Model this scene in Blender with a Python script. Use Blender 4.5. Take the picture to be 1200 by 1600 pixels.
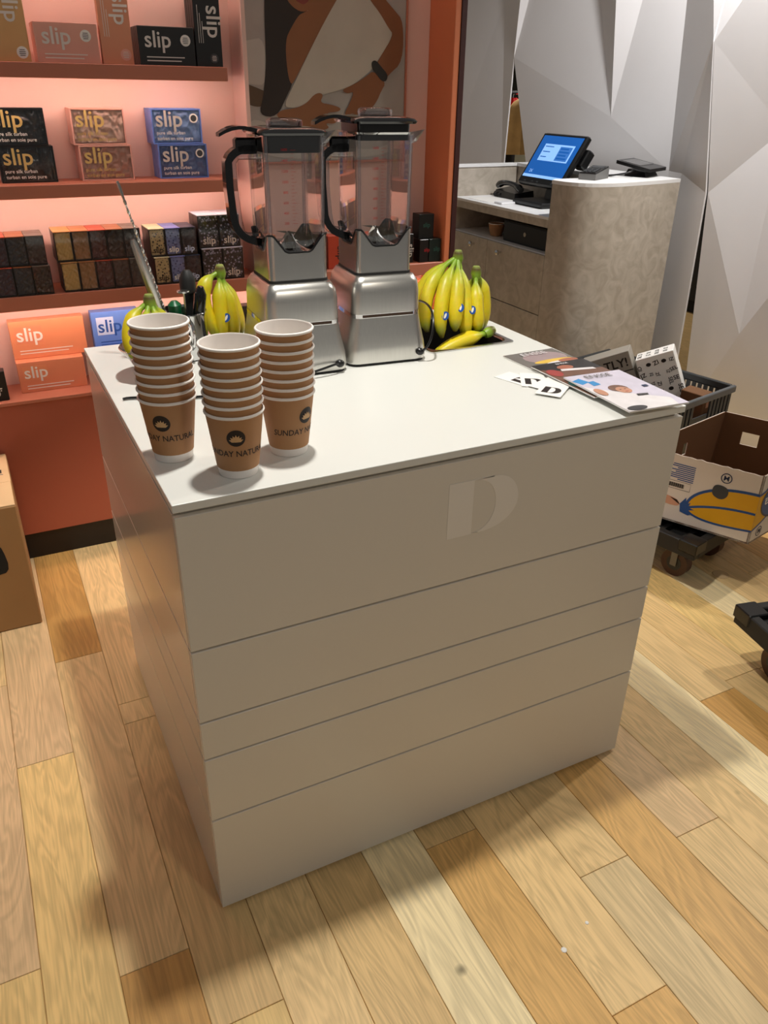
import bpy, bmesh, math, random
from math import pi, sin, cos, radians as R, hypot
from mathutils import Vector, Matrix, Euler

for o in list(bpy.data.objects): bpy.data.objects.remove(o)
S = bpy.context.scene
COL = S.collection
rnd = random.Random(7)

def lin(h):
    h = h.lstrip('#'); c = [int(h[i:i+2], 16)/255 for i in (0, 2, 4)]
    return tuple(x/12.92 if x <= .04045 else ((x+.055)/1.055)**2.4 for x in c)

# ------------------------------------------------------------------ camera
cd = bpy.data.cameras.new('camera'); cam = bpy.data.objects.new('camera', cd); COL.objects.link(cam)
cam.location = (-.1828, -1.0307, 1.4311); cam.rotation_euler = (1.0797, -.0149, -.4619)
cd.sensor_fit = 'VERTICAL'; cd.sensor_height = 36; cd.lens = 36*1236.75/1600; cd.clip_start = .02
S.camera = cam
# ------------------------------------------------------------------ world + lights + exposure
w = bpy.data.worlds.new('world'); S.world = w; w.use_nodes = True
bg = w.node_tree.nodes['Background']; bg.inputs[0].default_value = (1, .95, .89, 1); bg.inputs[1].default_value = .15
def spot(name, loc, target, power, size=110, blend=.6, radius=.05, col=(1, .92, .80)):
    l = bpy.data.lights.new(name, 'SPOT'); l.energy = power; l.spot_size = R(size); l.spot_blend = blend
    l.shadow_soft_size = radius; l.color = col
    o = bpy.data.objects.new(name, l); COL.objects.link(o); o.location = loc
    o.rotation_euler = (Vector(target)-Vector(loc)).to_track_quat('-Z', 'Y').to_euler()
    return o
spot('ceiling_spot_counter', (.37, .27, 2.735), (.40, .30, 0), 142, 62, .28, .05, (1, .96, .88))
spot('ceiling_spot_crates', (2.75, .4, 2.75), (1.9, .3, 0), 85, 105, .6, .05)
spot('ceiling_spot_aisle', (.75, -2.1, 2.75), (.5, -.3, 0), 42, 100, .7, .12)
spot('ceiling_spot_shelf', (-.50, 1.02, 2.75), (-.45, 1.05, 0), 42, 36, .7, .06)
spot('ceiling_spot_till', (2.35, 1.25, 2.75), (2.55, 2.1, .9), 150, 110, .6, .06, (1, .98, .96))
spot('rear_fill_spot', (4.3, 4.9, 2.75), (4.0, 4.9, .8), 130, 120, .6, .08, (1, .96, .9))  # unseen spot added to brighten the garments behind the slit
S.view_settings.view_transform = 'Standard'; S.view_settings.look = 'None'
S.view_settings.exposure = 0.0; S.view_settings.gamma = 1; S.view_settings.use_curve_mapping = False

# ------------------------------------------------------------------ materials
M = {}
def mat(name, col, rough=.5, metal=0., spec=.5, var=0., vscale=8., vstretch=(1, 1, 1), bump=0., bscale=60., coat=0., emit=None, sheen=0., alpha=None):
    if name in M: return M[name]
    c = lin(col) if isinstance(col, str) else col
    m = bpy.data.materials.new(name); m.use_nodes = True; n = m.node_tree.nodes; l = m.node_tree.links
    p = n['Principled BSDF']; p.inputs['Base Color'].default_value = (*c, 1)
    p.inputs['Roughness'].default_value = rough; p.inputs['Metallic'].default_value = metal
    p.inputs['Specular IOR Level'].default_value = spec; p.inputs['Coat Weight'].default_value = coat
    p.inputs['Sheen Weight'].default_value = sheen
    tc = n.new('ShaderNodeTexCoord'); mp = n.new('ShaderNodeMapping'); mp.inputs['Scale'].default_value = vstretch
    l.new(tc.outputs['Object'], mp.inputs[0])
    if var > 0:
        nz = n.new('ShaderNodeTexNoise'); nz.inputs['Scale'].default_value = vscale; nz.inputs['Detail'].default_value = 4
        l.new(mp.outputs[0], nz.inputs['Vector'])
        mx = n.new('ShaderNodeMix'); mx.data_type = 'RGBA'
        mx.inputs['A'].default_value = (*[x*(1-var) for x in c], 1); mx.inputs['B'].default_value = (*[min(1, x*(1+var)) for x in c], 1)
        l.new(nz.outputs['Fac'], mx.inputs['Factor']); l.new(mx.outputs['Result'], p.inputs['Base Color'])
    if bump > 0:
        nb = n.new('ShaderNodeTexNoise'); nb.inputs['Scale'].default_value = bscale; l.new(mp.outputs[0], nb.inputs['Vector'])
        b = n.new('ShaderNodeBump'); b.inputs['Strength'].default_value = bump; b.inputs['Distance'].default_value = .002
        l.new(nb.outputs['Fac'], b.inputs['Height']); l.new(b.outputs[0], p.inputs['Normal'])
    if emit: p.inputs['Emission Color'].default_value = (*lin(emit[0]), 1); p.inputs['Emission Strength'].default_value = emit[1]
    M[name] = m; return m

def glassy(name, tint, refl=.06, rough=.03):
    m = bpy.data.materials.new(name); m.use_nodes = True; n = m.node_tree.nodes; l = m.node_tree.links
    n.remove(n['Principled BSDF']); out = n['Material Output']
    t = n.new('ShaderNodeBsdfTransparent'); t.inputs[0].default_value = (*tint, 1)
    g = n.new('ShaderNodeBsdfGlossy'); g.inputs['Roughness'].default_value = rough
    lw = n.new('ShaderNodeLayerWeight'); lw.inputs['Blend'].default_value = .25
    a = n.new('ShaderNodeMath'); a.operation = 'MULTIPLY_ADD'; a.inputs[1].default_value = .55; a.inputs[2].default_value = refl
    l.new(lw.outputs['Fresnel'], a.inputs[0]); mx = n.new('ShaderNodeMixShader')
    l.new(a.outputs[0], mx.inputs[0]); l.new(t.outputs[0], mx.inputs[1]); l.new(g.outputs[0], mx.inputs[2]); l.new(mx.outputs[0], out.inputs[0])
    M[name] = m; return m

def vcol_mat(name, rough=.45, bump=0., coat=0.):
    m = bpy.data.materials.new(name); m.use_nodes = True; n = m.node_tree.nodes; l = m.node_tree.links
    p = n['Principled BSDF']; p.inputs['Roughness'].default_value = rough; p.inputs['Coat Weight'].default_value = coat
    a = n.new('ShaderNodeAttribute'); a.attribute_name = 'Col'
    nz = n.new('ShaderNodeTexNoise'); nz.inputs['Scale'].default_value = 90
    tc = n.new('ShaderNodeTexCoord'); l.new(tc.outputs['Object'], nz.inputs['Vector'])
    h = n.new('ShaderNodeMix'); h.data_type = 'RGBA'; h.blend_type = 'MULTIPLY'; h.inputs['Factor'].default_value = .25
    l.new(a.outputs['Color'], h.inputs['A']); l.new(nz.outputs['Color'], h.inputs['B']); l.new(h.outputs['Result'], p.inputs['Base Color'])
    M[name] = m; return m

def wood_mat(name):
    m = bpy.data.materials.new(name); m.use_nodes = True; n = m.node_tree.nodes; l = m.node_tree.links
    p = n['Principled BSDF']; p.inputs['Roughness'].default_value = .42; p.inputs['Specular IOR Level'].default_value = .35
    tc = n.new('ShaderNodeTexCoord'); oi = n.new('ShaderNodeObjectInfo')
    mul = n.new('ShaderNodeVectorMath'); mul.operation = 'MULTIPLY_ADD'
    cmb = n.new('ShaderNodeCombineXYZ'); l.new(oi.outputs['Random'], cmb.inputs[0]); l.new(oi.outputs['Random'], cmb.inputs[1])
    l.new(cmb.outputs[0], mul.inputs[0]); mul.inputs[1].default_value = (37, 53, 0); l.new(tc.outputs['Object'], mul.inputs[2])
    mp = n.new('ShaderNodeMapping'); mp.inputs['Scale'].default_value = (9, 1.3, 1); l.new(mul.outputs[0], mp.inputs[0])
    n1 = n.new('ShaderNodeTexNoise'); n1.inputs['Scale'].default_value = 1.0; n1.inputs['Detail'].default_value = 3; n1.inputs['Distortion'].default_value = 1.2
    l.new(mp.outputs[0], n1.inputs['Vector'])
    # ring lines from the broad field
    ml = n.new('ShaderNodeMath'); ml.operation = 'MULTIPLY'; ml.inputs[1].default_value = 75; l.new(n1.outputs['Fac'], ml.inputs[0])
    sn = n.new('ShaderNodeMath'); sn.operation = 'SINE'; l.new(ml.outputs[0], sn.inputs[0])
    mp2 = n.new('ShaderNodeMapping'); mp2.inputs['Scale'].default_value = (260, 7, 1); l.new(mul.outputs[0], mp2.inputs[0])
    n2 = n.new('ShaderNodeTexNoise'); n2.inputs['Scale'].default_value = 1.0; n2.inputs['Detail'].default_value = 2; l.new(mp2.outputs[0], n2.inputs['Vector'])
    ad = n.new('ShaderNodeMath'); ad.operation = 'MULTIPLY_ADD'; ad.inputs[1].default_value = .17; ad.inputs[2].default_value = 0
    l.new(sn.outputs[0], ad.inputs[0])
    ad2 = n.new('ShaderNodeMath'); ad2.operation = 'ADD'; l.new(ad.outputs[0], ad2.inputs[0]); l.new(n2.outputs['Fac'], ad2.inputs[1])
    n3 = n.new('ShaderNodeTexNoise'); n3.inputs['Scale'].default_value = 3.5; l.new(mul.outputs[0], n3.inputs['Vector'])
    ad3 = n.new('ShaderNodeMath'); ad3.operation = 'MULTIPLY_ADD'; ad3.inputs[1].default_value = .5; l.new(n3.outputs['Fac'], ad3.inputs[0]); l.new(ad2.outputs[0], ad3.inputs[2])
    rm = n.new('ShaderNodeMapRange'); rm.inputs['From Min'].default_value = .45; rm.inputs['From Max'].default_value = 1.05
    rm.inputs['To Min'].default_value = .80; rm.inputs['To Max'].default_value = 1.12; l.new(ad3.outputs[0], rm.inputs['Value'])
    # dark knots
    vo = n.new('ShaderNodeTexVoronoi'); vo.inputs['Scale'].default_value = 3.2; l.new(mul.outputs[0], vo.inputs['Vector'])
    kn = n.new('ShaderNodeMapRange'); kn.inputs['From Min'].default_value = .012; kn.inputs['From Max'].default_value = .045
    kn.inputs['To Min'].default_value = .35; kn.inputs['To Max'].default_value = 1; l.new(vo.outputs['Distance'], kn.inputs['Value'])
    mk = n.new('ShaderNodeMath'); mk.operation = 'MULTIPLY'; l.new(rm.outputs[0], mk.inputs[0]); l.new(kn.outputs[0], mk.inputs[1])
    vs = n.new('ShaderNodeVectorMath'); vs.operation = 'SCALE'; l.new(oi.outputs['Color'], vs.inputs[0]); l.new(mk.outputs[0], vs.inputs['Scale'])
    l.new(vs.outputs[0], p.inputs['Base Color'])
    b = n.new('ShaderNodeBump'); b.inputs['Strength'].default_value = .12; b.inputs['Distance'].default_value = .001; l.new(n2.outputs['Fac'], b.inputs['Height']); l.new(b.outputs[0], p.inputs['Normal'])
    M[name] = m; return m

def stone_mat(name):
    m = bpy.data.materials.new(name); m.use_nodes = True; n = m.node_tree.nodes; l = m.node_tree.links
    p = n['Principled BSDF']; p.inputs['Roughness'].default_value = .45
    tc = n.new('ShaderNodeTexCoord')
    a = n.new('ShaderNodeTexNoise'); a.inputs['Scale'].default_value = 13; a.inputs['Detail'].default_value = 6; a.inputs['Distortion'].default_value = 1.6
    l.new(tc.outputs['Object'], a.inputs['Vector'])
    cr = n.new('ShaderNodeValToRGB'); e = cr.color_ramp.elements
    e[0].position = .34; e[0].color = (*lin('#a59b8d'), 1); e[1].position = .70; e[1].color = (*lin('#beb5a8'), 1)
    l.new(a.outputs['Fac'], cr.inputs[0]); l.new(cr.outputs[0], p.inputs['Base Color'])
    M[name] = m; return m

wood_mat('oak'); stone_mat('stone'); vcol_mat('banana_skin', .42); vcol_mat('print', .5)
glassy('jar_glass', (.955, .955, .955), .05); glassy('clear_plastic', (.90, .90, .92), .16, .05); glassy('window_film', (.97, .97, .97), .03, .06)
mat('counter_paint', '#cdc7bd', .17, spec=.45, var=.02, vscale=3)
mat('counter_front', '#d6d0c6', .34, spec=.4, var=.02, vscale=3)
mat('worktop_white', '#d9dad6', .38, var=.015, vscale=4)
mat('logo_film', '#e2ddd6', .34)
mat('groove_dark', '#2a241e', .8)
mat('pink_wall', '#e6c0b4', .65, var=.02); mat('pink_shelf', '#b9725a', .5, var=.03, vscale=5); mat('pink_face_shaded', '#a45640', .5, var=.03)  # cupboard front is the ledge paint darkened, its shade put into the colour
mat('plinth_black', '#140a0a', .5); mat('end_orange_lit', '#cf7850', .5, var=.03); mat('brown_edge', '#3a1410', .5)  # end panel orange brightened to stand for light falling on it
mat('paper_wall', '#ebe9ea', .6, var=.02, bump=.1, bscale=30)
mat('white_top', '#e6e6e6', .4); mat('white_plastic', '#e8e8ea', .35)
mat('black_plastic', '#0c0c0d', .28); mat('black_matte', '#121212', .6); mat('black_gloss', '#070707', .12, coat=.4)
mat('dark_inside', '#100d0b', .8)
mat('steel', '#d0cec9', .25, 1., var=.06, vscale=4, vstretch=(90, 90, 1.2)); mat('steel_base', '#d2d0cb', .31, 1., var=.06, vscale=4, vstretch=(90, 90, 1.2))
mat('chrome', '#d8d8d8', .08, 1.); mat('band_dark', '#3c2c22', .1, .7)
mat('kraft', '#ad7f55', .7, var=.06, vscale=25, bump=.08, bscale=200); mat('cup_white', '#efe9e4', .5); mat('ink', '#1c100c', .6); mat('lotus', '#caa273', .6)
mat('cardboard', '#9a7448', .75, var=.06, vscale=12, bump=.1); mat('cardboard_top', '#c6a97f', .75, var=.05); mat('cardboard_dark', '#6e4a2c', .8, var=.06); mat('box_white', '#d5cbc0', .6, var=.03)
mat('red_print', '#b3121a', .5); mat('blue_print', '#1d4a86', .5); mat('yellow_print', '#d8a012', .5); mat('grey_print', '#3b3d40', .6); mat('navy', '#17264a', .5)
mat('crate_grey', '#2c2f31', .45, var=.08); mat('crate_light', '#56595c', .4)
mat('white_print', '#e9e6e0', .5); mat('silver_print', '#d6cec6', .35, .3); mat('gold_print', '#e0c27a', .35, .3); mat('skin', '#8e5836', .6); mat('skin_dark', '#7a4529', .6)
mat('green_plastic', '#0d5a34', .35); mat('zinc', '#7d7c7a', .5, .6); mat('rubber', '#1b1a19', .7); mat('paper', '#eceae6', .55)
mat('screen_blue', '#0d4f9e', .2, emit=('#1762b4', .5)); mat('screen_panel', '#7eb0e8', .2, emit=('#8fbcee', .7)); mat('screen_dark', '#2b63ad', .2, emit=('#3a74be', .6))
mat('red_mark', '#9e1c20', .5); mat('led', '#ffe0c4', .5, emit=('#ffe6d6', 26))
mat('sticker_blue', '#1a4fa0', .35); mat('olive_floor', '#a08a3e', .6)

# ------------------------------------------------------------------ mesh builder
class MB:
    def __init__(s): s.v = []; s.f = []; s.c = []
    def add(s, vs, fs, col=None):
        k = len(s.v); s.v += [tuple(x) for x in vs]; s.f += [tuple(i+k for i in f) for f in fs]
        s.c += [col or (1, 1, 1)]*len(vs) if not (col and isinstance(col, list)) else col
        return s
    def box(s, x0, x1, y0, y1, z0, z1, ch=0., col=None):
        if ch <= 0:
            v = [(x, y, z) for x in (x0, x1) for y in (y0, y1) for z in (z0, z1)]
            return s.add(v, [(0, 1, 3, 2), (4, 6, 7, 5), (0, 4, 5, 1), (2, 3, 7, 6), (0, 2, 6, 4), (1, 5, 7, 3)], col)
        def ring(z, e): return [(x0+e+a, y0+e+b, z) for a, b in ()] or [
            (x0+ch+e, y0+e, z), (x1-ch-e, y0+e, z), (x1-e, y0+ch+e, z), (x1-e, y1-ch-e, z), (x1-ch-e, y1-e, z), (x0+ch+e, y1-e, z), (x0+e, y1-ch-e, z), (x0+e, y0+ch+e, z)]
        return s.loft([ring(z0, ch), ring(z0+ch, 0), ring(z1-ch, 0), ring(z1, ch)], True, True, col)
    def loft(s, rings, cap0=True, cap1=True, col=None, closed=True):
        n = len(rings[0]); k = len(s.v); vs = [p for r in rings for p in r]; fs = []
        for i in range(len(rings)-1):
            for j in range(n if closed else n-1):
                a = i*n+j; b = i*n+(j+1) % n; fs.append((a, b, b+n, a+n))
        if cap0: fs.append(tuple(reversed(range(n))))
        if cap1: fs.append(tuple(range((len(rings)-1)*n, len(rings)*n)))
        return s.add(vs, fs, col)
    def lathe(s, prof, n=24, c=(0, 0, 0), cap0=False, cap1=False, col=None):
        return s.loft([[(c[0]+r*cos(2*pi*j/n), c[1]+r*sin(2*pi*j/n), c[2]+z) for j in range(n)] for r, z in prof], cap0, cap1, col)
    def tube(s, pts, rad, n=8, caps=True, col=None):
        pts = [Vector(p) for p in pts]; rs = rad if isinstance(rad, (list, tuple)) else [rad]*len(pts)
        rings = []; up = None
        for i, p in enumerate(pts):
            t = (pts[min(i+1, len(pts)-1)]-pts[max(i-1, 0)]).normalized()
            if up is None: up = t.orthogonal().normalized()
            up = (up-t*up.dot(t)).normalized(); b = t.cross(up)
            rings.append([tuple(p+(up*cos(2*pi*j/n)+b*sin(2*pi*j/n))*rs[i]) for j in range(n)])
        return s.loft(rings, caps, caps, col)
    def prism(s, poly, fn, d0, d1, col=None):
        """poly in 2D; fn(u, v, d) -> xyz"""
        n = len(poly); vs = [fn(u, v, d0) for u, v in poly]+[fn(u, v, d1) for u, v in poly]
        return s.add(vs, [tuple(reversed(range(n))), tuple(range(n, 2*n))]+[(i, (i+1) % n, n+(i+1) % n, n+i) for i in range(n)], col)
    def sphere(s, c, r, n=12, m=8, sc=(1, 1, 1), col=None):
        rings = [[(c[0]+sc[0]*r*sin(pi*i/m)*cos(2*pi*j/n), c[1]+sc[1]*r*sin(pi*i/m)*sin(2*pi*j/n), c[2]+sc[2]*r*cos(pi*i/m)) for j in range(n)] for i in range(m, -1, -1)]
        rings[0] = [(c[0]+1e-5*cos(2*pi*j/n), c[1]+1e-5*sin(2*pi*j/n), rings[0][0][2]) for j in range(n)]
        rings[-1] = [(c[0]+1e-5*cos(2*pi*j/n), c[1]+1e-5*sin(2*pi*j/n), rings[-1][0][2]) for j in range(n)]
        return s.loft(rings, True, True, col)
    def mesh(s, name, smooth=False, ang=40):
        me = bpy.data.meshes.new(name); me.from_pydata(s.v, [], s.f); me.update()
        bm = bmesh.new(); bm.from_mesh(me); bmesh.ops.recalc_face_normals(bm, faces=bm.faces); bm.to_mesh(me); bm.free()
        if any(c != (1, 1, 1) for c in s.c):
            at = me.color_attributes.new('Col', 'FLOAT_COLOR', 'POINT')
            for i, c in enumerate(s.c): at.data[i].color = (*c, 1)
        if smooth:
            for p in me.polygons: p.use_smooth = True
            try: me.set_sharp_from_angle(angle=R(ang))
            except Exception: pass
        return me
    def build(s, name, m, parent=None, smooth=False, loc=None, ang=40):
        me = s.mesh(name, smooth, ang); me.materials.append(M[m] if isinstance(m, str) else m)
        return link(name, me, parent, loc)
def link(name, me, parent=None, loc=None):
    o = bpy.data.objects.new(name, me); COL.objects.link(o)
    if parent: o.parent = parent
    if loc: o.location = loc
    return o
def empty(name, loc=(0, 0, 0), rz=0): 
    o = bpy.data.objects.new(name, None); COL.objects.link(o); o.location = loc; o.rotation_euler = (0, 0, rz); o.empty_display_size = .05
    return o
def tag(o, label, cat, group=None):
    o['label'] = label; o['category'] = cat
    if group: o['group'] = group
    return o
def struct(o): o['kind'] = 'structure'; return o
def copy_tree(o, parent=None):
    c = o.copy(); COL.objects.link(c); c.parent = parent
    for ch in list(o.children): copy_tree(ch, c)
    return c

_tc = {}
def text2d(body, bold=0., res=3):
    """glyph triangles in 2D, cap height about .7, centred in x, base line at 0"""
    k = (body, bold)
    if k in _tc: return _tc[k]
    cu = bpy.data.curves.new('t', 'FONT'); cu.body = body; cu.size = 1; cu.align_x = 'CENTER'; cu.resolution_u = res; cu.offset = bold; cu.fill_mode = 'FRONT'
    o = bpy.data.objects.new('t', cu); COL.objects.link(o)
    dg = bpy.context.evaluated_depsgraph_get(); me = bpy.data.meshes.new_from_object(o.evaluated_get(dg))
    v = [(p.co.x, p.co.y) for p in me.vertices]; f = [tuple(p.vertices) for p in me.polygons]
    bpy.data.objects.remove(o); bpy.data.curves.remove(cu); bpy.data.meshes.remove(me)
    _tc[k] = (v, f); return v, f
def twidth(body, bold=0.): v, _ = text2d(body, bold); return max(p[0] for p in v)-min(p[0] for p in v)
def letters(mb, body, size, fn, bold=0., rot=0., align='c', sx=1.):
    """fn(u, v) -> xyz ; letter plane placed by fn"""
    v, f = text2d(body, bold); mnx = min(p[0] for p in v); mxx = max(p[0] for p in v)
    off = {'c': -(mnx+mxx)/2, 'l': -mnx, 'r': -mxx}[align]; ca, sa = cos(rot), sin(rot); vs = []
    for x, y in v:
        x = (x+off)*size*sx; y = y*size; vs.append(fn(x*ca-y*sa, x*sa+y*ca))
    mb.add(vs, f); return mb
def front(cx, cz, y): return lambda u, v: (cx+u, y, cz+v)      # on a face that looks to -y
def ellipse(cx, cy, rx, ry, n=20): return [(cx+rx*cos(2*pi*i/n), cy+ry*sin(2*pi*i/n)) for i in range(n)]
def bez(P, n):
    out = []
    for i in range(n+1):
        t = i/n; q = [Vector(p) for p in P]
        while len(q) > 1: q = [q[j].lerp(q[j+1], t) for j in range(len(q)-1)]
        out.append(q[0])
    return out
def rrect(hx, hy, r, z, n=4, cx=0, cy=0):
    pts = []
    for (sx, sy, a0) in ((1, -1, -pi/2), (1, 1, 0), (-1, 1, pi/2), (-1, -1, pi)):
        for i in range(n+1):
            a = a0+pi/2*i/n; pts.append((cx+sx*(hx-r)+r*cos(a), cy+sy*(hy-r)+r*sin(a), z))
    return pts
# ================================================================== FLOOR
fl = struct(MB().box(-2.2, 7.5, -2.4, 7.5, -.05, -.004).build('floor', 'oak')); fl.color = (*lin('#c9a56e'), 1)
PAL = {'pale': '#f0dcae', 'mid': '#e0c08a', 'orange': '#daae6c', 'pink': '#d9b98c', 'dark': '#c39656', 'tan': '#d8b780', 'yellow': '#e3c281', 'grey': '#d9bf90'}
JO = {-4: [(.033, 'pink', 'yellow')], -3: [(.568, 'pink', 'yellow')], -2: [(.94, 'dark', 'mid'), (-.047, 'mid', 'dark')], -1: [(.61, 'mid', 'tan'), (.69, 'mid', 'mid')],
      0: [(-.9, 'mid', 'tan')], 1: [(-.75, 'tan', 'mid')], 2: [(.05, 'tan', 'pale'), (-.95, 'pale', 'mid')], 3: [(-.05, 'tan', 'orange')], 4: [(-.495, 'mid', 'orange')],
      5: [(-.249, 'mid', 'grey')], 6: [(.35, 'mid', 'orange')], 7: [(-.261, 'pink', 'mid')], 8: [(.30, 'mid', 'mid')], 9: [(.37, 'orange', 'pale')], 10: [(.04, 'mid', 'dark'), (.7, 'mid', 'mid')]}
for k in range(-10, 24):
    x0 = .048+.127*k; x1 = x0+.127
    js = JO.get(k, []); ys = sorted([j[0] for j in js])
    lo = ys[0] if ys else rnd.uniform(-.6, .4); cuts = ys[:] or [lo]
    while cuts[0] > -1.5: cuts.insert(0, cuts[0]-rnd.uniform(.75, 1.25))
    while cuts[-1] < 3.1: cuts.append(cuts[-1]+rnd.uniform(.75, 1.25))
    for a, b in zip(cuts[:-1], cuts[1:]):
        cn = None
        for y, up, dn in js:
            if abs(a-y) < 1e-6: cn = up
            if abs(b-y) < 1e-6 and cn is None: cn = dn
        g = .0006
        me = MB().box(x0+g, x1-g, a+g, b-g, -.012, 0, .0009)
        o = me.build('plank', 'oak', fl); c = lin(PAL[cn or rnd.choice(['mid', 'tan', 'yellow', 'pink', 'mid', 'orange', 'pale'])]); j = rnd.uniform(.94, 1.05)
        o.color = (*[q*j for q in c], 1)

# ================================================================== FAR SETTING
# white folded-paper partition standing behind the till desk
WV = {'A': (4.6, 0, 0), 'B': (4.6, 2.7, 0), 'C': (3.49, 2.7, .03), 'D': (3.476, 1.888, .03), 'c': (3.296, 1.6, .0), 'd': (3.32, .88, .0), 'e': (3.02, .88, .0),
      'f': (3.42, 0, .02), 'b': (3.10, 2.7, -.09), 'g': (3.0, 2.7, .07), 'h': (2.399, 1.323, -.01), 'k': (2.50, 2.7, -.10), 'i': (2.16, 2.7, .05), 'j': (1.961, 1.113, .0),
      'K': (1.708, 1.624, -.13), 'l': (1.879, 1.11, .0), 'm': (1.672, 1.05, -.05), 'n': (1.672, 0, -.02), 'L': (1.95, 0, .05), 'P': (1.74, 2.7, .03), 'H': (2.45, 0, .0), 'G': (2.95, 0, .03)}
WF = ['ABC', 'ACD', 'ADd', 'Dcd', 'Adf', 'CbD', 'Dbc', 'bgc', 'cgh', 'che', 'gkh', 'kih', 'ijh', 'ehj', 'def', 'efG', 'eGH', 'ehH', 'hjH', 'jHL', 'iKj', 'iPK', 'jKl', 'lKm', 'jlL', 'lmn', 'lnL']
WF = [f for f in WF if f not in ('ehH', 'hjH')]
names = list(WV); mb = MB(); mb.v = [(2.8+WV[k][2], WV[k][0], WV[k][1]) for k in names]; mb.c = [(1, 1, 1)]*len(names)
WF.append('ejH')
mb.f = [tuple(names.index(q) for q in f) for f in WF]
o = struct(mb.build('wall_right', 'paper_wall')); sm = o.modifiers.new('thickness', 'SOLIDIFY'); sm.thickness = .008; sm.offset = 0
WV = {'K': (1.706, 1.620, -.128), 'P': (1.738, 2.7, .03), 'Q': (.95, 2.7, -.04), 'w': (1.40, 1.31, .02), 'm': (1.664, 1.05, -.045), 'n': (1.60, 0, 0), 'r': (.95, 0, .04), 's': (.95, 1.2, -.05), 't': (1.35, .5, -.03), 'u': (-.4, 2.7, 0), 'v': (-.4, 0, 0)}
WF = ['KPQ', 'KQw', 'Kwm', 'mwt', 'mtn', 'ntr', 'trs', 'tsw', 'wsQ', 'Qus', 'usv', 'svr']
names = list(WV); mb = MB(); mb.v = [(2.8+WV[k][2], WV[k][0], WV[k][1]) for k in names]; mb.c = [(1, 1, 1)]*len(names); mb.f = [tuple(names.index(q) for q in f) for f in WF]
o = struct(mb.build('wall_side', 'paper_wall')); sm = o.modifiers.new('thickness', 'SOLIDIFY'); sm.thickness = .008; sm.offset = 0
# shop wall and pillar far behind the slit
mb = MB().box(5.3, 5.4, 5.2, 7.5, 0, 2.7); mat('cream_wall', '#d8cfae', .6, var=.04); struct(mb.build('wall_rear', 'cream_wall'))
pl = MB().box(4.9, 5.05, 6.40, 6.80, 0, 2.7, .01).build('pillar', 'black_matte'); tag(pl, 'dark pillar seen through the slit in the white partition', 'pillar')

dc = tag(empty('dark_gap_backing', (4.7, 3.35, 0)), 'dark cabinet-shaped backing added behind the gap in the white partition', 'cabinet')  # made-up cabinet, added so the gap in the partition looks dark
MB().box(-.2, .25, -.5, .5, .08, 2.0, .004).build('body', 'black_matte', dc); MB().box(-.19, .24, -.48, .48, 0, .08).build('plinth', 'dark_inside', dc)
for s in (-1, 1):
    dd = MB().box(-.22, -.201, min(s*.004, s*.496), max(s*.004, s*.496), .09, 1.99, .003).build('door', 'black_matte', dc); MB().tube([(-.235, s*.03, .95), (-.235, s*.03, 1.15)], .006).build('handle', 'steel', dd, True)
# garments on a rail seen through the slit
gr = tag(empty('clothes_rail', (3.75, 4.6, 0)), 'metal clothes rail behind the slit in the white partition', 'clothes rail')
MB().tube([(0, -.5, 1.42), (0, .5, 1.42)], .012).build('rail', 'chrome', gr)
for yy in (-.5, .5):
    MB().tube([(0, yy, .02), (0, yy, 1.42)], .014).build('upright', 'chrome', gr); MB().box(-.2, .2, yy-.02, yy+.02, 0, .02, .004).build('foot', 'chrome', gr)
def garment(y, colname, col, h, label, wid=.09):
    mat(colname, col, .8, var=.25, vscale=18)
    e = tag(empty('garment', (3.75, 4.6+y, 0)), label, 'garment', 'garments on the rail behind the slit')
    rings = []
    for z, s in ((1.385, .25), (1.36, .6), (1.30, 1.), (1.18, .9), (1.05, 1.0), (1.36-h, 1.12)):
        rings.append([(.13*s*cos(a)*(1+.08*sin(5*a+z*9)), wid*.45*s*sin(a)*(1+.2*cos(7*a)), z) for a in [2*pi*i/20 for i in range(20)]])
    MB().loft(rings).build('cloth', colname, e, True)
    MB().tube(bez([(0, 0, 1.38), (0, 0, 1.43), (.03, 0, 1.45), (.03, 0, 1.41)], 6), .003).build('hanger_hook', 'chrome', e)
garment(.05, 'garment_red', '#e0161e', .22, 'bright red top hanging on the rail behind the slit')
garment(-.09, 'garment_tan', '#c29a5e', .36, 'tan ruffled blouse hanging on the rail behind the slit', .13)
garment(.17, 'garment_black', '#151315', .62, 'black garment hanging furthest left on the rail behind the slit')

# ================================================================== PINK DISPLAY UNIT
du = tag(empty('display_unit', (.2, 1.64, 0)), 'pink built-in shelf wall with lit shelves and a low cupboard', 'shelving unit')
def P(mb, name, m, parent=du, **k):
    o = mb.build(name, m, parent, **k); o.matrix_parent_inverse = Matrix.Translation(-parent.location) if not parent.parent else Matrix(); return o
X0 = -1.6
P(MB().box(X0, 1.36, 1.725, 1.75, 0, 2.3), 'back_panel', 'pink_wall')
cup = P(MB().box(X0, 1.36, 1.552, 1.724, .095, .548, .002), 'cupboard', 'pink_face_shaded')
P(MB().box(X0, 1.36, 1.545, 1.724, .549, .56, .001), 'ledge', 'pink_shelf')
P(MB().box(X0, 1.36, 1.562, 1.72, 0, .095), 'plinth', 'plinth_black')
def shelf(x0, x1, z0, z1):
    s = P(MB().box(x0, x1, 1.56, 1.573, z0, z1, .0015).box(x0, x1, 1.573, 1.724, z0+.014, z1), 'shelf', 'pink_shelf')
    st = MB().box(x0+.02, x1-.02, 1.576, 1.588, z0+.006, z0+.0135).build('light_strip', 'led', s); return s
shelf(X0, .592, 1.443, 1.480); shelf(X0, .60, 1.140, 1.176); shelf(X0, 1.36, .830, .872)
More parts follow.
